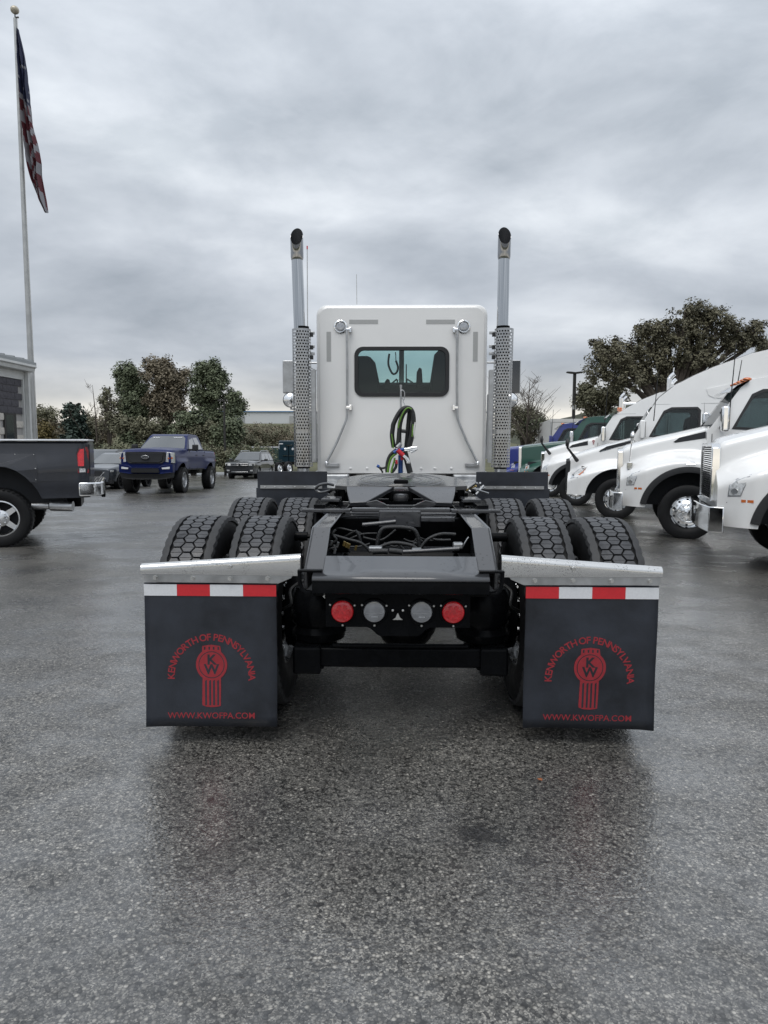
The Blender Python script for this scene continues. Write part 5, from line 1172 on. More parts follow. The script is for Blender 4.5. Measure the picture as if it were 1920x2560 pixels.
        for dx in (-.013, 0.0, .013): e.prism([(ex + dx - .003, ez - .066), (ex + dx + .003, ez - .066), (ex + dx + .003, ez - .005), (ex + dx - .003, ez - .005)], P_, 0.008, 0.010)
        e.prism(circle(ex, ez + .032, .018, 10), P_, 0.008, 0.0105)
        e.build('emblem', ['flap_red', 'tape_grey'], t, 0)
    # grille
    g0, g1 = S.get('gz', (0.92, z0 - 0.05)); gw = S['wf'] - 0.03
    MB().box(hf - 0.02, hf + 0.04, -gw, gw, g0, g1).build('grille', 'interior', t, 0)
    fr = MB(); k = 0.055
    for s in (-1, 1): fr.prism([(s * gw, g0 - .02), (s * (gw + k), g0 - .02), (s * (gw + k * .8), g1), (s * (gw - .04), g1 + .06), (s * (gw - .07), g1 + .01), (s * gw, g1 - .06)], lambda u, v, d: (d, u, v), hf - 0.06, hf + 0.05)
    fr.box(hf - 0.06, hf + 0.045, -gw + .06, gw - .06, g1 + .005, g1 + .055); fr.build('grille_surround', S['grille'], t, 30, bevel=0.012)
    for i in range(24 if D < 15 else 10):
        n_ = 24 if D < 15 else 10; z = g0 + (g1 - g0) * (i + .5) / n_; MB().box(hf - 0.045, hf - 0.021, -gw + .01, gw - .01, z - .006, z + .006).build('grille_bar', 'chrome', t, 0)
    if S['bumper']:
        bp = MB(); pl = [(-1.30, -1.08), (-1.13, -1.13), (-1.12, -1.11), (-1.20, -1.06), (-1.23, -0.9), (-1.27, 0), (-1.23, 0.9), (-1.20, 1.06), (-1.12, 1.11), (-1.13, 1.13), (-1.30, 1.08), (-1.36, 0.6), (-1.38, 0), (-1.36, -0.6)]
        pl = [(x + hf + 1.18, y) for x, y in pl]
        bp.prism(pl, XY, 0.53, 0.86); bp.build('bumper', 'chrome', t, 30, bevel=0.015)
    for y in (-1.0, 1.0): copy_wheel(semi_wheel, t, (0, y, RAD), R(-90) if y < 0 else R(90))
    # cab
    sl = S['sleeper']
    t0 = t; t = bpy.data.objects.new('cab', None); C.objects.link(t); t.parent = t0; t.location = (S['cdx'], 0, 0)
    prof = [(0.52, 0.78), (0.52, 2.00), (0.62, 2.12)]
    roof = {'day': [(1.06, 2.78), (1.22, 2.90), (1.5, 2.95), (2.25, 2.97)], 'aero': [(0.98, 2.74), (1.12, 2.96), (1.47, 3.25), (1.9, 3.48), (2.3, 3.66), (3.1, 3.95), (3.8, 4.10), (4.5, 4.15)],
            'mid': [(1.02, 2.76), (1.27, 2.90), (1.79, 3.21), (2.3, 3.42), (3.08, 3.55), (3.7, 3.56)]}[S['roof']]
    prof += roof; xe = roof[-1][0]; prof += [(xe, 0.78)]
    wc = lambda z: 1.07 - 0.13 * sst(1.9, 3.0, z) - (0.10 * sst(3.0, 4.2, z))
    hole = [(0.96, 2.06), (1.26, 2.62), (1.42, 2.70), (1.97, 2.70), (2.02, 2.64), (2.02, 2.00)]
    for s in (-1, 1): MB().prism(prof, lambda u, v, d: (u, s * (wc(v) - d), v), 0.0, 0.05, [hole]).build('cab_side', paint, t, 40)
    top = MB(); sk = prof[4:-1]; top.grid([[(x, -wc(z) + .004, z - .002), (x, -wc(z) * .6, z + 0.03), (x, 0, z + 0.045), (x, wc(z) * .6, z + 0.03), (x, wc(z) - .004, z - .002)] for x, z in [prof[3]] + sk]); top.build('roof', paint, t, 60)
    MB().grid([[(xe, -wc(z), z), (xe, wc(z), z)] for z in (0.78, 1.5, 2.2, roof[-1][1])]).build('cab_back', paint, t, 0)
    MB().box(0.53, 0.56, -1.03, 1.03, 0.78, 2.08).build('firewall', paint, t, 0); MB().box(0.56, xe - .02, -1.0, 1.0, 0.80, 0.85).build('cab_floor', 'interior', t, 0)
    w0_, w1_ = prof[2], prof[3]
    MB().grid([[(x, -wc(z) * .97, z), (x - .06, 0, z), (x, wc(z) * .97, z)] for x, z in (w0_, ((w0_[0] + w1_[0]) / 2, (w0_[1] + w1_[1]) / 2), w1_)]).build('windshield', 'row_glass', t, 0)
    for s in (-1, 1):
        MB().prism(hole, lambda u, v, d: (u, s * (wc(v) - d), v), 0.02, 0.025).build('side_window', 'row_glass', t, 0)
        MB().prism([(0.92, 2.03), (1.235, 2.65), (1.41, 2.735), (1.985, 2.735), (2.055, 2.66), (2.055, 1.965)], lambda u, v, d: (u, s * (wc(v) + d), v), 0.001, 0.006, [[(0.985, 2.07), (1.275, 2.605), (1.43, 2.68), (1.955, 2.68), (2.0, 2.63), (2.0, 2.015)]]).build('window_seal', 'black_plastic', t, 0)
        MB().prism([(0.60, 0.9), (0.612, 0.9), (0.612, 1.95), (0.60, 1.95)], lambda u, v, d: (u, s * (wc(v) + d), v), 0.0, 0.003).build('door_seam', 'interior', t, 0)
        MB().prism([(1.80, 1.62), (2.02, 1.62), (2.02, 1.68), (1.80, 1.68)], lambda u, v, d: (u, s * (wc(v) + d), v), -.01, 0.025).build('door_handle', 'chrome', t, 0, bevel=0.008)
        MB().prism([(1.75, 1.2), (2.0, 1.2), (2.05, 2.35), (1.98, 2.52), (1.86, 2.52), (1.82, 2.3)], lambda u, v, d: (u, s * .28 + d * s, v), 0.0, 0.5).build('seat', 'interior', t, 0, bevel=0.03)
    MB().lathe([(0.18, -.012), (0.2, 0), (0.18, .012)], (1.08, -0.45, 2.28), 'x', 20, True).build('steering_wheel', 'interior', t)
    MB().box(0.57, 0.95, -0.95, 0.95, 1.7, 2.09).build('dashboard', 'interior', t, 0, bevel=0.03)
    for xx in ([2.13] + ([] if sl is None else [])): MB().box(xx, xx + .012, -wc(1.9) - .004, -wc(1.9) + .02, 0.9, 1.95).build('door_seam', 'interior', t, 0)
    if S['roof'] != 'day':
        MB().prism([(0.99, 2.795), (xe - .05, 2.83), (xe - .05, 2.842), (0.99, 2.807)], lambda u, v, d: (u, -(wc(v) + d), v), 0.0, 0.003).build('roof_seam', 'tape_grey', t, 0)
        MB().prism([(2.12, 2.0), (2.132, 2.0), (2.132, 2.83), (2.12, 2.83)], lambda u, v, d: (u, -(wc(v) + d), v), 0.0, 0.003).build('door_seam', 'tape_grey', t, 0)
    if S['roof'] == 'aero':
        MB().prism([(2.15, 3.15), (3.2, 3.38), (4.4, 3.47), (4.4, 2.95), (2.35, 2.93), (2.2, 3.0)], lambda u, v, d: (u, -(wc(v) + d), v), 0.0, 0.012).build('side_recess', paint, t, 0, bevel=0.01)
    if S['visor']:
        vx = prof[3][0]
        MB().grid([[(vx - 0.30 + .10 * abs(y) ** 2, y, 2.71 - .02 * abs(y)), (vx - 0.18 + .10 * abs(y) ** 2, y, 2.80), (vx + 0.12, y, 2.90), (vx + .12, y, 2.87), (vx - 0.29 + .10 * abs(y) ** 2, y, 2.70 - .02 * abs(y))] for y in drange(-1.0, 1.0, 9)]).build('sun_visor', S['visor'], t, 50)
    if S['lights']:
        for y in (-0.75, -0.4, 0, 0.4, 0.75): MB().sphere((1.18 if S['roof'] == 'day' else 1.2, y, 2.93 if S['roof'] == 'day' else 2.98), 0.06, 6, (1.3, 1, .55)).build('marker_light', 'amber_lens', t)
    # mirrors
    mm = S.get('mirror', 'chrome')
    MB().box(0.70, 0.82, -1.52, -1.30, 1.98, 2.42).build('door_mirror', mm, t, 30, bevel=0.03); MB().box(0.8205, 0.83, -1.49, -1.33, 2.02, 2.38).build('mirror_glass', 'dark_glass', t, 0)
    MB().box(0.72, 0.80, -1.34, -1.0, 2.04, 2.08).box(0.72, 0.80, -1.34, -1.0, 2.30, 2.34).build('mirror_arm', 'black_plastic', t, 0)
    MB().box(0.70, 0.82, 1.30, 1.52, 1.98, 2.42).build('door_mirror', mm, t, 30, bevel=0.03)
    t = t0
    if S.get('stalk'):
        x0 = hf + 0.16
        if S['stalk'] == 'chrome':
            MB().tube([(x0, -0.80, z0 - 0.28), (x0 + .01, -0.98, z0 + .02), (x0 + .03, -1.0, z0 + 0.14)], 0.011, 7).lathe([(0.0, -.04), (0.06, -.035), (0.10, -.01), (0.105, 0.02), (0.0, .03)], (x0 + .03, -1.0, z0 + 0.24), 'x', 18).build('hood_mirror', 'chrome', t)
            MB().box(x0 - .05, x0 + .05, -0.85, -0.70, z0 - .37, z0 - .24).build('mirror_base', 'chrome', t, 0, bevel=0.01)
        else:
            MB().tube([(x0 + .06, -0.75, z0 - 0.06), (x0 - .06, -0.98, z0 + .12), (x0 - 0.18, -1.02, z0 + 0.28)], [.05, .03, .025], 8).lathe([(0.0, -.05), (0.07, -.045), (0.11, -.01), (0.11, 0.03), (0.0, .05)], (x0 - 0.17, -1.02, z0 + 0.38), 'x', 18).build('hood_mirror', 'black_plastic', t)
    for (x, y, za, zb_) in S.get('stacks', ()):
        st_ = MB().tube(smooth_path([(x, y, za), (x, y, zb_ - .35), (x + .02, y, zb_ - .12), (x + .13, y, zb_)], 5), 0.065, 14).build('exhaust_stack', 'chrome', t, 60)
    for (x, y, za, zb_) in S.get('antennas', ((0.78, -1.4, 2.4, 3.5),)): MB().tube([(x, y, za), (x + .06, y, zb_)], [0.012, 0.007], 5).build('antenna', 'interior', t)
    if S.get('horns'): MB().tube([(1.3, -0.75, 3.12), (2.0, -0.75, 3.12)], [.05, .02], 10).tube([(1.35, -0.75, 3.0), (1.35, -0.75, 3.12)], .02, 6).build('air_horn', 'chrome', t)
    if S.get('sign'): MB().prism([(1.62, 2.22), (1.95, 2.22), (1.95, 2.62), (1.62, 2.62)], lambda u, v, d: (u, -(wc(v) - d), v), 0.030, 0.033).build('window_notice', 'paper', t, 0)
    # chassis behind
    MB().box(0.6, 7.2, -0.43, 0.43, 0.72, 0.98).build('frame', 'black_frame', t, 0)
    MB().cyl((1.0, -0.85, 0.68), (2.6, -0.85, 0.68), 0.30, n=20).build('fuel_tank', 'polished', t)
    for x in (5.4, 6.7):
        for y in (-1.08, 1.08): copy_wheel([('wheel', rim_p), ('tyre', tyre)], t, (x, y, RAD), R(-90) if y < 0 else R(90))
    return t
V1 = [(-0.26, 1.80), (-0.16, 1.88), (0.30, 2.00), (0.31, 1.875), (-0.22, 1.785)]
row_truck('nearest white truck with chrome grille bars at the right picture edge', 'white_paint', 5.43, 8.75, dict(stalk=None, vent=V1))
row_truck('white day cab truck with large chrome wheel and amber roof lights', 'white_paint', 5.57, 13.0, dict(cdx=-0.25, vent=V1, visor='screen_glass', stalk='chrome', antennas=((0.62, -1.05, 2.2, 3.55), (0.95, 0.5, 2.9, 3.4))))
row_truck('white truck with tall sloping aero sleeper roof', 'white_paint', 5.70, 17.4, dict(cdx=-0.22, zf0=1.50, zf1=2.05, crest=1.42, trim=False, bumper=False, badge=False, roof='aero', lights=False, grille='black_plastic', stalk='black', mirror='white_paint', gz=(0.70, 1.42),
    headlight=[(-1.10, 1.00), (-1.04, 1.12), (-0.92, 1.22), (-0.72, 1.28), (-0.80, 1.14), (-0.92, 1.03)], amber=[(-0.92, 1.10), (-0.82, 1.18), (-0.73, 1.265), (-0.80, 1.15), (-0.87, 1.09)],
    vent=[(-0.42, 1.70), (-0.25, 1.80), (0.52, 1.99), (0.45, 1.90), (-0.38, 1.685)], ventmat='chrome', emblem=(0.9, 1.6)))
row_truck('white mid-roof sleeper truck between the green truck and aero truck', 'white_paint', 5.90, 21.8, dict(hf=-1.05, roof='mid', vent=V1, visor='white_paint', stalk='black', sign=True, mirror='chrome', horns=True, stacks=((2.55, -1.0, 1.4, 3.95), (2.75, 1.0, 1.4, 3.95))))
row_truck('dark green truck with white visor second from the far end', 'green_paint', 6.12, 26.2, dict(hf=-1.15, zf0=1.86, zf1=2.06, crest=1.32, trim=False, visor='white_paint', wf=0.60, gz=(0.85, 1.82), headlight=[(-0.93, 1.02), (-0.93, 1.2), (-0.80, 1.2), (-0.76, 1.05)], amber=[(-0.92, 1.06), (-0.92, 1.18), (-0.85, 1.18), (-0.85, 1.06)], mirror='chrome', stacks=((2.4, -0.95, 1.4, 3.75), (2.5, 0.95, 1.4, 3.75))))
row_truck('blue truck at the far end of the row beside the exhaust shield', 'blue_paint', 6.40, 30.6, dict(hf=-1.35, zf0=1.86, zf1=2.06, crest=1.32, trim=False, visor='white_paint', wf=0.60, gz=(0.85, 1.82), headlight=[(-0.93, 1.02), (-0.93, 1.2), (-0.80, 1.2), (-0.76, 1.05)], mirror='blue_paint'))

# ------------------------------------------------------------------ generic car pieces
def arch_lo(wheels, base):
    def f(x):
        z = base(x) if callable(base) else base
        for (cx, cz, rx, rz) in wheels:
            if abs(x - cx) < rx - 0.004: z = max(z, cz + rz * math.sqrt(1 - ((x - cx) / rx) ** 2))
        return z
    return f
def stations(x0, x1, n, wheels, extra=()):
    xs = drange(x0, x1, n) + list(extra)
    for (cx, cz, rx, rz) in wheels: xs += [cx - rx + .002, cx + rx - .002, cx - rx - .004, cx + rx + .004] + [cx + rx * math.cos(R(q)) for q in range(8, 180, 12)]
    return sorted(x for x in set(round(x, 4) for x in xs) if x0 <= x <= x1)

# ------------------------------------------------------------------ dark pickup at the left edge (tail toward the lot)
b_r = R(20); hub = cw(-5.80 - 0.86 * math.sin(b_r), 10.7 + 0.86 * math.cos(b_r))
ram = thing('pickup_truck', 'dark grey pickup bed with red tail light and chrome bumper at left edge', 'pickup', (hub.x, hub.y, gz(10.7)), YAW + b_r)
wa = [(0, 0.445, 0.62, 0.78), (-3.65, 0.445, 0.62, 0.72)]
wr = lambda x, z: 0.985 - 0.05 * sst(1.15, 1.62, z) - 0.035 * (1 - sst(0.72, 1.0, z)) + 0.05 * math.exp(-((x / .62) ** 2)) * (1 - sst(1.15, 1.45, z)) - 0.06 * sst(1.12, 1.27, x) ** 2
lo = arch_lo(wa, lambda x: 0.73)
zh = lambda x: 1.60 if x > -1.45 else 1.50 - 0.10 * sst(-3.2, -4.7, x)
xs = stations(-4.75, 1.26, 34, wa, (1.15, 1.2, 1.24))
loft_body(xs, lo, zh, wr, 20, 0.05, 4, 0.0).build('body', 'ram_paint', ram, 40)
MB().box(-0.95, 0.9, -0.75, 0.75, 0.6, 1.2).build('wheel_well', 'interior', ram, 0); MB().box(-4.4, -2.8, -.75, .75, .6, 1.2).build('wheel_well', 'interior', ram, 0)
MB().prism([(-4.65 + 2.0, 1.49), (-2.2, 1.98), (-1.6, 2.05), (-1.52, 1.95), (-1.47, 1.49)], lambda u, v, d: (u, d * (0.93 - .22 * sst(1.45, 2.05, v)), v), -1, 1).build('cab', 'ram_paint', ram, 0, bevel=0.04)
MB().prism([(-2.40, 1.56), (-2.12, 1.92), (-1.68, 1.97), (-1.6, 1.56)], lambda u, v, d: (u, -(0.93 - .22 * sst(1.45, 2.05, v) + d), v), -.01, .006).build('side_window', 'dark_glass', ram, 0)
Pr = lambda u, v, d: (u, -(wr(u, v) + d), v)
MB().box(-1.40, 1.27, -0.99, 0.99, 1.603, 1.632).build('bed_cover', 'tape_white', ram, 0, bevel=0.01)
tl_ = MB().prism([(1.10, 1.11), (1.095, 1.40), (1.13, 1.49), (1.24, 1.52), (1.262, 1.45), (1.255, 1.11)], Pr, -0.02, 0.008).build('tail_light', 'red_lens_dark', ram, 0, bevel=0.004)
MB().prism([(1.105, 1.22), (1.105, 1.40), (1.14, 1.475), (1.195, 1.49), (1.19, 1.22)], Pr, 0.006, 0.011).build('brake_lens', 'red_lens', tl_, 0)
MB().prism([(1.125, 1.125), (1.125, 1.185), (1.21, 1.185), (1.21, 1.125)], Pr, 0.006, 0.0105).build('reverse_lens', 'clear_lens', tl_, 0)
MB().prism([(1.085, 1.095), (1.08, 1.41), (1.12, 1.51), (1.245, 1.54), (1.264, 1.45), (1.259, 1.095)], Pr, -0.02, 0.003).build('light_housing', 'black_plastic', ram, 0)
MB().prism([(0.50, 1.005), (1.20, 1.005), (1.20, 0.995), (0.50, 0.995)], Pr, -0.01, 0.006).build('body_crease', 'ram_paint', ram, 0)
fl_ = MB(); outer = [(0.52, 0.98), (0.54, 1.18), (0.50, 1.41), (0.20, 1.43), (-0.3, 1.42)]; inner_ = [(0.60 * math.cos(R(q)), 0.445 + 0.79 * math.sin(R(q))) for q in (110, 95, 80, 65, 52, 43)]
fl_.prism(outer[::-1] + inner_[::-1] if False else outer + inner_, Pr, -0.005, 0.010); fl_.build('flare_panel', 'ram_paint', ram, 0)
for (x, z) in ((0.24, 1.405), (0.495, 1.40), (0.515, 1.19), (0.515, 1.02)): MB().sphere((x, -(wr(x, z) + 0.012), z), 0.008, 5).build('rivet', 'zinc', ram)
bu = MB().prism([(1.10, -1.02), (1.34, -1.00), (1.42, -0.92), (1.46, -0.6), (1.46, 0.6), (1.42, 0.92), (1.34, 1.0), (1.10, 1.02), (1.12, 0.9), (1.26, 0.85), (1.26, -0.85), (1.12, -0.9)], XY, 0.755, 0.965).build('bumper', 'chrome', ram, 30, bevel=0.02)
for i in range(5): MB().box(1.24 + i * .038, 1.262 + i * .038, -0.88, 0.88, 0.9655, 0.972).build('step_tread', 'black_plastic', bu, 0)
MB().box(1.05, 1.43, -0.06, 0.06, 0.69, 0.75).box(1.40, 1.46, -0.10, 0.10, 0.67, 0.77).build('hitch', 'black_frame', ram, 0)
MB().tube([(0.25, -0.70, 0.60), (0.65, -0.72, 0.60), (0.68, -.725, .60), (1.00, -0.80, 0.585)], [0.06, 0.06, 0.082, 0.082], 18).build('exhaust_tip', 'steel', ram, 40)
MB().box(-4.3, 1.1, -0.45, 0.45, 0.55, 0.72).build('frame', 'black_frame', ram, 0)
MB().box(1.262, 1.272, -0.80, 0.80, 1.05, 1.56).build('tailgate', 'ram_paint', ram, 0, bevel=0.01)
rw = car_wheel(0.445, 0.265, 0.31, 'polished', 5, hub=0.085)
for (x, y) in ((0, -0.86), (0, 0.86), (-3.65, -0.86), (-3.65, 0.86)): copy_wheel(rw, ram, (x, y, 0.445), R(-90) if y < 0 else R(90))

# ------------------------------------------------------------------ pickups, crossover and SUV facing the camera
def front_car(name, label, cat, flx, D, c, track, spec, group=None):
    """flx, D: camera-frame place of the front wheel on the picture's right; c: heading off the view axis"""
    th = R(90) - c; o = cw(flx - track / 2 * math.cos(c), D + track / 2 * math.sin(c))
    slope = math.atan((gz(D) - gz(D + 3.5)) / 3.5)
    t = thing(name, label, cat, (o.x, o.y, gz(D) ), YAW + th, group, tilt=slope)
    s = spec; wb, Rt = s['wb'], s['Rt']; wl_ = [(0, Rt, s['arx'], s['arz']), (wb, Rt, s['arx'], s['arz'])]
    lo = arch_lo(wl_, lambda x: s['rocker'])
    hw = s['hw']; x0, x1 = s['x0'], s['x1']
    wfn = lambda x, z: (hw - 0.05 * sst(s['belt'] - .25, s['belt'] + .05, z) - 0.05 * (1 - sst(s['rocker'], s['rocker'] + .3, z))) * (1 - s.get('nose', 0.10) * (1 - sst(x0, x0 + .45, x)) ** 2 - 0.06 * sst(x1 - .4, x1, x) ** 2) + s.get('flare', 0.0) * (math.exp(-((x / (s['arx'] + .1)) ** 4)) + math.exp(-(((x - wb) / (s['arx'] + .1)) ** 4))) * (1 - sst(Rt + s['arz'], Rt + s['arz'] + .18, z))
    xs = stations(x0, x1, 36, wl_, (x0 + .02, x0 + .05, x0 + .1))
    zh = lambda x: float(np.interp(x, [p[0] for p in s['hoodline']], [p[1] for p in s['hoodline']]))
    body = loft_body(xs, lo, zh, wfn, 16, 0.09, 5, 0.035).build('body', s['paint'], t, 45)
    MB().box(-s['arx'] - .15, s['arx'] + .2, -hw * .72, hw * .72, s['rocker'], Rt + s['arz'] - .05).build('wheel_well', 'interior', t, 0); MB().box(wb - s['arx'] - .15, wb + s['arx'] + .15, -hw * .72, hw * .72, s['rocker'], Rt + s['arz'] - .05).build('wheel_well', 'interior', t, 0)
    wg = lambda z: s['gw0'] + (s['gw1'] - s['gw0']) * sst(s['belt'] - .02, s['roof'], z)
    MB().prism(s['green'], lambda u, v, d: (u, d * wg(v), v), -1, 1).build('cabin', s['paint'], t, 0, bevel=0.05, seg=3)
    for wn in s['windows']:
        for sg in (-1, 1): MB().prism(wn, lambda u, v, d: (u, sg * (wg(v) + d), v), -.01, .006).build('side_window', 'dark_glass', t, 0)
    (xa, za), (xb_, zb_) = s['ws']; nx, nz = -(zb_ - za), (xb_ - xa); l = math.hypot(nx, nz); nx, nz = nx / l * .012, nz / l * .012
    MB().grid([[(xa + (xb_ - xa) * f + nx - .05 * (1 - q * q), q * (wg(za + (zb_ - za) * f) - .07), za + (zb_ - za) * f + nz) for q in drange(-1, 1, 7)] for f in (0.04, .35, .65, 0.96)]).build('windshield', 'screen_glass', t, 60)
    F = lambda u, v, d: (x0 - .055 - d + s.get('curve', .12) * u * u, u, v)
    for nm, mt, poly, d0, d1 in s['front']:
        MB().prism(poly, F, d0 - .12, d1).build(nm, mt, t, 30, bevel=0.008)
    for sg in (-1, 1):
        for nm, mt, poly in s['side']:
            MB().prism(poly, lambda u, v, d: (u, sg * (wfn(u, v) + d), v), -.02, .012).build(nm, mt, t, 0)
        mx, mz = s['mirror']
        MB().box(mx, mx + .14, sg * (hw + .20) - .11, sg * (hw + .20) + .11, mz, mz + s.get('mh', .16)).build('door_mirror', s.get('mmat', s['paint']), t, 0, bevel=0.03)
        MB().box(mx + .03, mx + .10, min(sg * (hw - .1), sg * (hw + .12)), max(sg * (hw - .1), sg * (hw + .12)), mz + .02, mz + .07).build('mirror_arm', 'black_plastic', t, 0)
    for (x, y) in ((0, -1), (0, 1), (wb, -1), (wb, 1)): copy_wheel(s['wheel'], t, (x, y * track / 2, Rt), R(-90) if y < 0 else R(90))
    MB().box(x0 + .3, x1 - .3, -hw * .6, hw * .6, s['rocker'] - .16, s['rocker'] - .005).build('underbody', 'black_frame', t, 0)
    t['wg'] = 0
    return t, F, wg
def mir(p): return [(-u, v) for u, v in p[::-1]]
lift = 0.0
f150 = dict(wb=3.70, Rt=0.45, arx=0.60, arz=0.56, rocker=0.76, hw=0.985, x0=-0.98, x1=4.85, belt=1.42, roof=2.02, flare=0.06, nose=0.08, curve=0.13, paint='pickup_blue', gw0=0.93, gw1=0.74, mirror=(0.98, 1.42), mh=.22, mmat='black_plastic',
    hoodline=[(-0.98, 1.34), (-0.90, 1.42), (-0.5, 1.46), (0.6, 1.50), (1.0, 1.45), (3.1, 1.45), (3.12, 1.43), (4.85, 1.43)],
    green=[(0.72, 1.44), (1.52, 1.97), (1.75, 2.02), (2.65, 2.02), (2.92, 1.96), (3.08, 1.44)], ws=((0.74, 1.47), (1.54, 1.96)),
    windows=[[(1.12, 1.48), (1.60, 1.90), (2.02, 1.92), (2.02, 1.48)], [(2.10, 1.48), (2.10, 1.92), (2.62, 1.92), (2.84, 1.5)]],
    front=[('grille', 'black_plastic', [(-0.70, 1.36), (0.70, 1.36), (0.74, 1.30), (0.70, 1.06), (0.58, 0.99), (-0.58, 0.99), (-0.70, 1.06), (-0.74, 1.30)], -.02, .03),
           ('grille_inset', 'interior', [(-0.60, 1.32), (0.60, 1.32), (0.63, 1.27), (0.60, 1.09), (0.5, 1.03), (-0.5, 1.03), (-0.60, 1.09), (-0.63, 1.27)], .029, .035),
           ('bumper', 'pickup_blue', [(-0.98, 0.70), (-0.98, 0.96), (-0.62, 0.93), (-0.5, 0.86), (0.5, 0.86), (0.62, 0.93), (0.98, 0.96), (0.98, 0.70), (0.6, 0.66), (-0.6, 0.66)], -.02, .10),
           ('bumper_intake', 'black_plastic', [(-0.52, 0.69), (-0.48, 0.83), (0.48, 0.83), (0.52, 0.69)], .09, .115),
           ('skid_plate', 'black_plastic', [(-0.93, 0.52), (-0.96, 0.695), (-0.6, 0.655), (0.6, 0.655), (0.96, 0.695), (0.93, 0.52), (0.5, 0.47), (-0.5, 0.47)], -.05, .06),
           ('headlight', 'headlight', [(0.72, 1.04), (0.76, 1.36), (0.99, 1.34), (0.99, 1.00)], -.04, .035), ('headlight', 'headlight', mir([(0.72, 1.04), (0.76, 1.36), (0.99, 1.34), (0.99, 1.00)]), -.04, .035),
           ('turn_signal', 'amber_lens', [(0.80, 1.13), (0.80, 1.18), (0.97, 1.19), (0.97, 1.14)], .034, .04), ('turn_signal', 'amber_lens', mir([(0.80, 1.13), (0.80, 1.18), (0.97, 1.19), (0.97, 1.14)]), .034, .04),
           ('headlight_divider', 'black_plastic', [(0.855, 1.02), (0.865, 1.34), (0.885, 1.34), (0.875, 1.02)], .034, .041), ('headlight_divider', 'black_plastic', mir([(0.855, 1.02), (0.865, 1.34), (0.885, 1.34), (0.875, 1.02)]), .034, .041),
           ('fog_light', 'tape_white', [(0.62, 0.80), (0.60, 0.85), (0.88, 0.88), (0.88, 0.81)], .09, .112), ('fog_light', 'tape_white', mir([(0.62, 0.80), (0.60, 0.85), (0.88, 0.88), (0.88, 0.81)]), .09, .112),
           ('emblem', 'chrome', [(0.14 * math.cos(R(q)), 1.195 + .062 * math.sin(R(q))) for q in range(0, 360, 20)], .034, .045), ('emblem_face', 'pickup_grey', [(0.12 * math.cos(R(q)), 1.195 + .048 * math.sin(R(q))) for q in range(0, 360, 20)], .044, .048)],
    side=[('door_seam', 'interior', [(1.08, 0.8), (1.092, 0.8), (1.092, 1.42), (1.08, 1.42)]), ('door_seam', 'interior', [(2.06, 0.8), (2.072, 0.8), (2.072, 1.42), (2.06, 1.42)]), ('bed_seam', 'interior', [(3.10, 0.8), (3.115, 0.8), (3.115, 1.41), (3.10, 1.41)]),
          ('door_handle', 'black_plastic', [(1.80, 1.25), (2.0, 1.25), (2.0, 1.29), (1.80, 1.29)]), ('door_handle', 'black_plastic', [(2.78, 1.25), (2.98, 1.25), (2.98, 1.29), (2.78, 1.29)]), ('tail_light', 'red_lens', [(4.68, 1.05), (4.84, 1.05), (4.84, 1.38), (4.72, 1.38)]), ('side_step', 'black_frame', [(0.7, 0.765), (3.0, 0.765), (3.0, 0.80), (0.7, 0.80)])],
    wheel=car_wheel(0.45, 0.27, 0.33, 'steel', 10, hub=0.06))
ft_, F_, wg_ = front_car('pickup_truck', 'lifted dark blue pickup truck with black wheels facing the camera', 'pickup', -7.60, 26.5, R(2.0), 1.86, f150)
ft_.scale = (1, 1, 1.105)
for ch in ft_.children:
    if ch.name.startswith('wheel') and 'well' not in ch.name: ch.scale = (1.06, 1.06, 1.06 / 1.105); ch.location.z = 0.45 * 1.06 / 1.105
vs, fs = text_geo('Ford', 0.088, 0.001)
MB().add([F_(-v[0], 1.168 + v[1], .0495) for v in vs], fs).build('emblem_lettering', 'chrome', ft_, 0, fix=False)
for sgn, wd in ((1, 'BLACK'), (-1, 'WIDOW')):
    vs, fs = text_geo(wd, 0.085, 0.001)
    MB().add([(1.38 + v[1] * .80 - .018 - .05 * (1 - min(1, ((-v[0] + sgn * .42) / .7) ** 2)) - .01, -v[0] + sgn * 0.42, 1.865 + v[1] * .55 + .012) for v in vs], fs).build('windshield_lettering', 'tape_white', ft_, 0, fix=False)
MB().box(3.2, 4.8, -0.84, 0.84, 1.432, 1.475).build('bed_cover', 'black_plastic', ft_, 0, bevel=0.01)
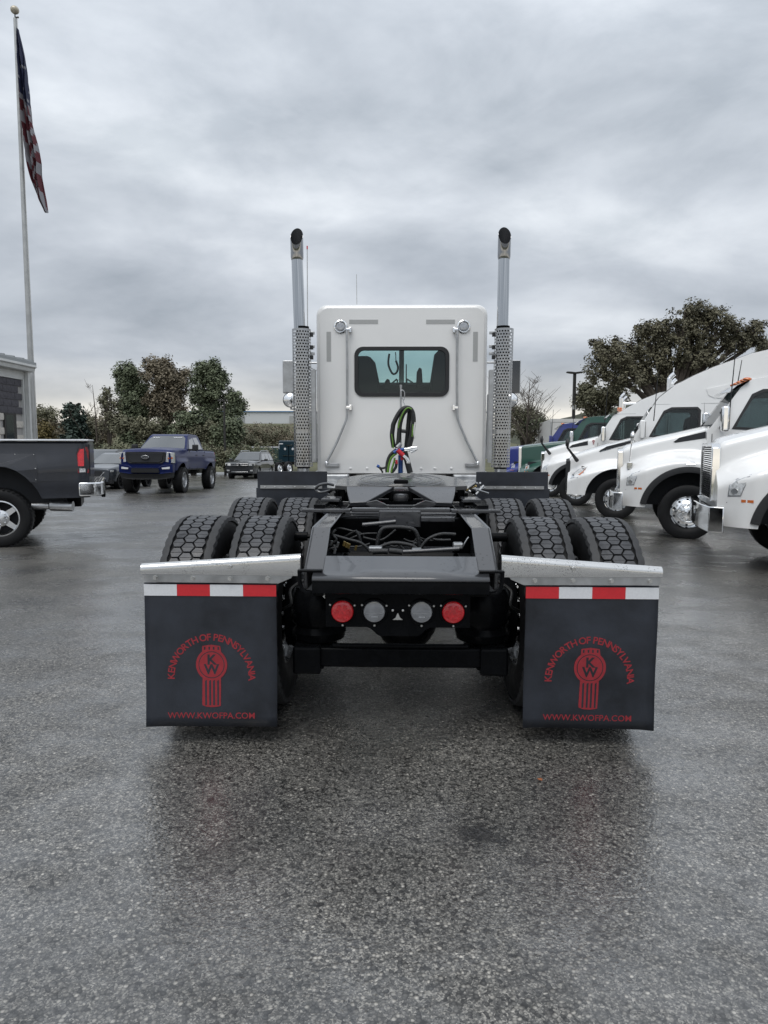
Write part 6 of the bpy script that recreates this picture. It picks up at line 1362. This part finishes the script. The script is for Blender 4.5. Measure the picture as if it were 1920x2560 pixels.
# grey-blue crossover
cx30 = dict(wb=2.65, Rt=0.335, arx=0.40, arz=0.37, rocker=0.33, hw=0.89, x0=-0.86, x1=3.5, belt=0.98, roof=1.52, flare=0.015, nose=0.13, curve=0.22, paint='slate_paint', gw0=0.80, gw1=0.60, mirror=(0.78, 1.0), mmat='slate_paint',
    hoodline=[(-0.86, 0.80), (-0.8, 0.86), (-0.3, 0.95), (0.5, 1.02), (1.0, 1.0), (3.0, 1.02), (3.5, 0.98)], green=[(0.45, 1.0), (1.15, 1.45), (1.5, 1.52), (2.4, 1.50), (3.0, 1.36), (3.4, 1.0)], ws=((0.47, 1.03), (1.17, 1.45)),
    windows=[[(0.9, 1.03), (1.30, 1.38), (1.85, 1.43), (1.85, 1.03)], [(1.92, 1.03), (1.92, 1.43), (2.5, 1.40), (2.85, 1.1)]],
    front=[('grille', 'interior', [(-0.46, 0.76), (0.46, 0.76), (0.52, 0.68), (0.36, 0.47), (0, 0.43), (-0.36, 0.47), (-0.52, 0.68)], -.02, .02), ('grille_wing', 'chrome', [(-0.56, 0.70), (-0.38, 0.45), (0, 0.41), (0.38, 0.45), (0.56, 0.70), (0.53, 0.70), (0.36, 0.475), (0, 0.435), (-0.36, 0.475), (-0.53, 0.70)], .0, .03),
           ('headlight', 'headlight', [(0.54, 0.69), (0.60, 0.77), (0.86, 0.80), (0.86, 0.72)], -.06, .02), ('headlight', 'headlight', mir([(0.54, 0.69), (0.60, 0.77), (0.86, 0.80), (0.86, 0.72)]), -.06, .02), ('lower_lip', 'black_plastic', [(-0.84, 0.24), (-0.86, 0.40), (-0.5, 0.36), (0.5, 0.36), (0.86, 0.40), (0.84, 0.24)], -.05, .03)],
    side=[('cladding', 'black_plastic', [(0.45, 0.33), (2.2, 0.33), (2.2, 0.45), (0.45, 0.45)]), ('door_seam', 'interior', [(0.9, 0.46), (0.91, 0.46), (0.91, 0.95), (0.9, 0.95)]), ('door_seam', 'interior', [(1.88, 0.46), (1.89, 0.46), (1.89, 0.95), (1.88, 0.95)])], wheel=car_wheel(0.335, 0.235, 0.215, 'black_frame', 10, hub=0.05))
front_car('crossover_car', 'slate grey crossover car between the two pickups', 'car', -11.05, 29.6, R(5.5), 1.56, cx30)
suv = dict(wb=2.98, Rt=0.37, arx=0.45, arz=0.42, rocker=0.36, hw=0.98, x0=-0.95, x1=4.0, belt=1.12, roof=1.74, flare=0.02, nose=0.08, curve=0.12, paint='dark_paint', gw0=0.90, gw1=0.72, mirror=(0.85, 1.12), mmat='dark_paint',
    hoodline=[(-0.95, 0.98), (-0.88, 1.04), (-0.3, 1.12), (0.6, 1.16), (1.0, 1.12), (3.8, 1.14), (4.0, 1.08)], green=[(0.55, 1.14), (1.25, 1.66), (1.5, 1.73), (3.2, 1.74), (3.6, 1.66), (3.9, 1.14)], ws=((0.57, 1.17), (1.27, 1.66)),
    windows=[[(0.98, 1.16), (1.4, 1.58), (2.0, 1.62), (2.0, 1.16)], [(2.07, 1.16), (2.07, 1.62), (2.85, 1.62), (2.85, 1.16)], [(2.92, 1.18), (2.92, 1.60), (3.4, 1.58), (3.6, 1.2)]],
    front=[('grille', 'interior', [(-0.52, 0.80), (-0.52, 0.98), (0.52, 0.98), (0.52, 0.80)], -.02, .02), ('grille_bar', 'chrome', [(-0.56, 0.95), (0.56, 0.95), (0.56, 0.985), (-0.56, 0.985)], .0, .032), ('grille_bar', 'chrome', [(-0.56, 0.85), (0.56, 0.85), (0.56, 0.885), (-0.56, 0.885)], .0, .032), ('lower_grille', 'interior', [(-0.6, 0.48), (-0.55, 0.62), (0.55, 0.62), (0.6, 0.48)], -.02, .02), ('lower_trim', 'chrome', [(-0.55, 0.44), (0.55, 0.44), (0.55, 0.47), (-0.55, 0.47)], -.0, .035),
           ('headlight', 'headlight', [(0.58, 0.83), (0.58, 0.99), (0.94, 1.02), (0.94, 0.86)], -.04, .025), ('headlight', 'headlight', mir([(0.58, 0.83), (0.58, 0.99), (0.94, 1.02), (0.94, 0.86)]), -.04, .025), ('fog_light', 'tape_grey', [(0.66, 0.50), (0.66, 0.58), (0.88, 0.60), (0.88, 0.50)], -.02, .03), ('fog_light', 'tape_grey', mir([(0.66, 0.50), (0.66, 0.58), (0.88, 0.60), (0.88, 0.50)]), -.02, .03), ('emblem', 'chrome', circle(0, 0.917, 0.085, 16), .03, .045)],
    side=[('door_seam', 'interior', [(1.0, 0.5), (1.012, 0.5), (1.012, 1.08), (1.0, 1.08)]), ('door_seam', 'interior', [(2.03, 0.5), (2.042, 0.5), (2.042, 1.08), (2.03, 1.08)]), ('door_trim', 'chrome', [(0.9, 0.44), (2.6, 0.44), (2.6, 0.47), (0.9, 0.47)])], wheel=car_wheel(0.37, 0.25, 0.25, 'polished', 8, hub=0.05))
front_car('suv', 'dark SUV mostly hidden behind the slate grey crossover', 'SUV', -13.2, 34.0, R(4), 1.68, suv)
sv, Fs, _ = front_car('suv', 'black SUV with chrome grille bars parked by the brush', 'SUV', -8.15, 45.6, R(6), 1.68, suv)
vs, fs = text_geo('V', 0.075, 0.002); w2, fs2 = text_geo('W', 0.075, 0.002)
MB().add([Fs(-v[0], .925 + v[1], .047) for v in vs], fs).add([Fs(-v[0], .862 + v[1] * .9, .047) for v in w2], fs2).build('emblem_lettering', 'dark_paint', sv, 0, fix=False)
for sg in (-1, 1): MB().tube(smooth_path([(1.45, sg * .66, 1.70), (1.6, sg * .66, 1.79), (3.2, sg * .66, 1.80), (3.5, sg * .66, 1.70)], 4), 0.02, 6).build('roof_rail', 'polished', sv)

# ------------------------------------------------------------------ dark teal tractor far behind
tp_ = at(722, 1105, 56.5)
tt = thing('semi_truck', 'small dark teal tractor seen from behind left of the left stack', 'semi truck', (tp_.x, 56.5, gz(56.5)), R(-24))
cb = MB(); ol = [(x, z) for x, z in rrect(-1.02, 1.02, 0.95, 2.62, 0.16, 4)]
cb.grid([[(x * k, y, 1.0 + (z - 1.0) * k2) for x, z in ol] for k, k2, y in ((0.95, .97, 0.0), (1.0, 1.0, 0.08), (1.0, 1.0, 1.9))], True); cb.add([(x * .95, 0, 1.0 + (z - 1.0) * .97) for x, z in ol], [tuple(range(len(ol)))]); cb.build('cab', 'teal_paint', tt, 50)
MB().box(-0.6, 0.6, 1.9, 3.6, 0.8, 1.6).build('hood', 'teal_paint', tt, 0, bevel=0.1)
for x in (-0.36, 0.36): MB().lathe([(0, -.03), (0.085, -.025), (0.10, 0)], (x, 0, 1.95), 'y', 16).build('work_light', 'tape_white', tt)
for x0, x1, z in ((-0.28, 0.35, 2.24), (-0.55, -0.12, 1.40), (0.05, 0.60, 1.40)): MB().box(x0, x1, -0.06, -0.02, z, z + .045).build('grab_rail', 'polished', tt, 0)
for q in ((-0.93, -0.55, 2.33, 2.41), (-0.95, -0.90, 1.95, 2.33)): MB().box(q[0], q[1], -0.006, -0.001, q[2], q[3]).build('reflective_strip', 'tape_white', tt, 0)
MB().box(-0.025, 0.015, -0.04, -0.005, 0.9, 2.2).build('exhaust_pipe', 'black_frame', tt, 0)
MB().box(-0.43, 0.43, -4.6, 0.4, 0.72, 0.95).build('frame', 'black_frame', tt, 0)
MB().prism([(-0.45, -2.4), (0.45, -2.4), (0.4, -1.6), (0.0, -1.45), (-0.4, -1.6)], XY, 1.08, 1.14).build('fifth_wheel', 'grease_plate', tt, 0)
for y in (-3.0, -1.7):
    for s in (-1, 1): copy_wheel([('wheel', steer), ('tyre', tyre)], tt, (s * 1.02, y, RAD), 0 if s > 0 else math.pi)
for s in (-1, 1):
    MB().box(min(s * .55, s * 1.15), max(s * .55, s * 1.15), -3.72, -3.71, 0.12, 0.86).build('mud_flap', 'tape_grey', tt, 0)
    MB().box(min(s * .5, s * 1.17), max(s * .5, s * 1.17), -3.74, -3.72, 0.84, 0.92).build('flap_hanger', 'polished', tt, 0)

# ------------------------------------------------------------------ small things on the ground
def fallen_leaf(px, py, s, rz, label):
    d = CAM_R @ Vector(((px - 960) / F_PX, -(py - 1280) / F_PX, -1.0)); p = CAM_P + d * ((CAM_H - 0.006) / -d.z)
    m = MB(); pts = [(0, 1), (.25, .55), (.6, .6), (.45, .2), (.7, -.1), (.3, -.25), (.1, -.6), (-.1, -.6), (-.35, -.25), (-.7, -.05), (-.42, .2), (-.62, .6), (-.22, .5)]
    m.add([(0, 0, .006)] + [(x * s, y * s, .002 + .004 * abs(x)) for x, y in pts], [(0, i + 1, (i + 1) % 13 + 1) for i in range(13)])
    o = m.build('fallen_leaf', 'leaf_litter', None, 0); o.location = p; o.rotation_euler = (0, 0, rz); so = o.modifiers.new('thick', 'SOLIDIFY'); so.thickness = .001
    tag(o, label, 'leaf')
fallen_leaf(1351, 1950, 0.017, 0.6, 'small orange fallen leaf on asphalt behind the right mud flap')
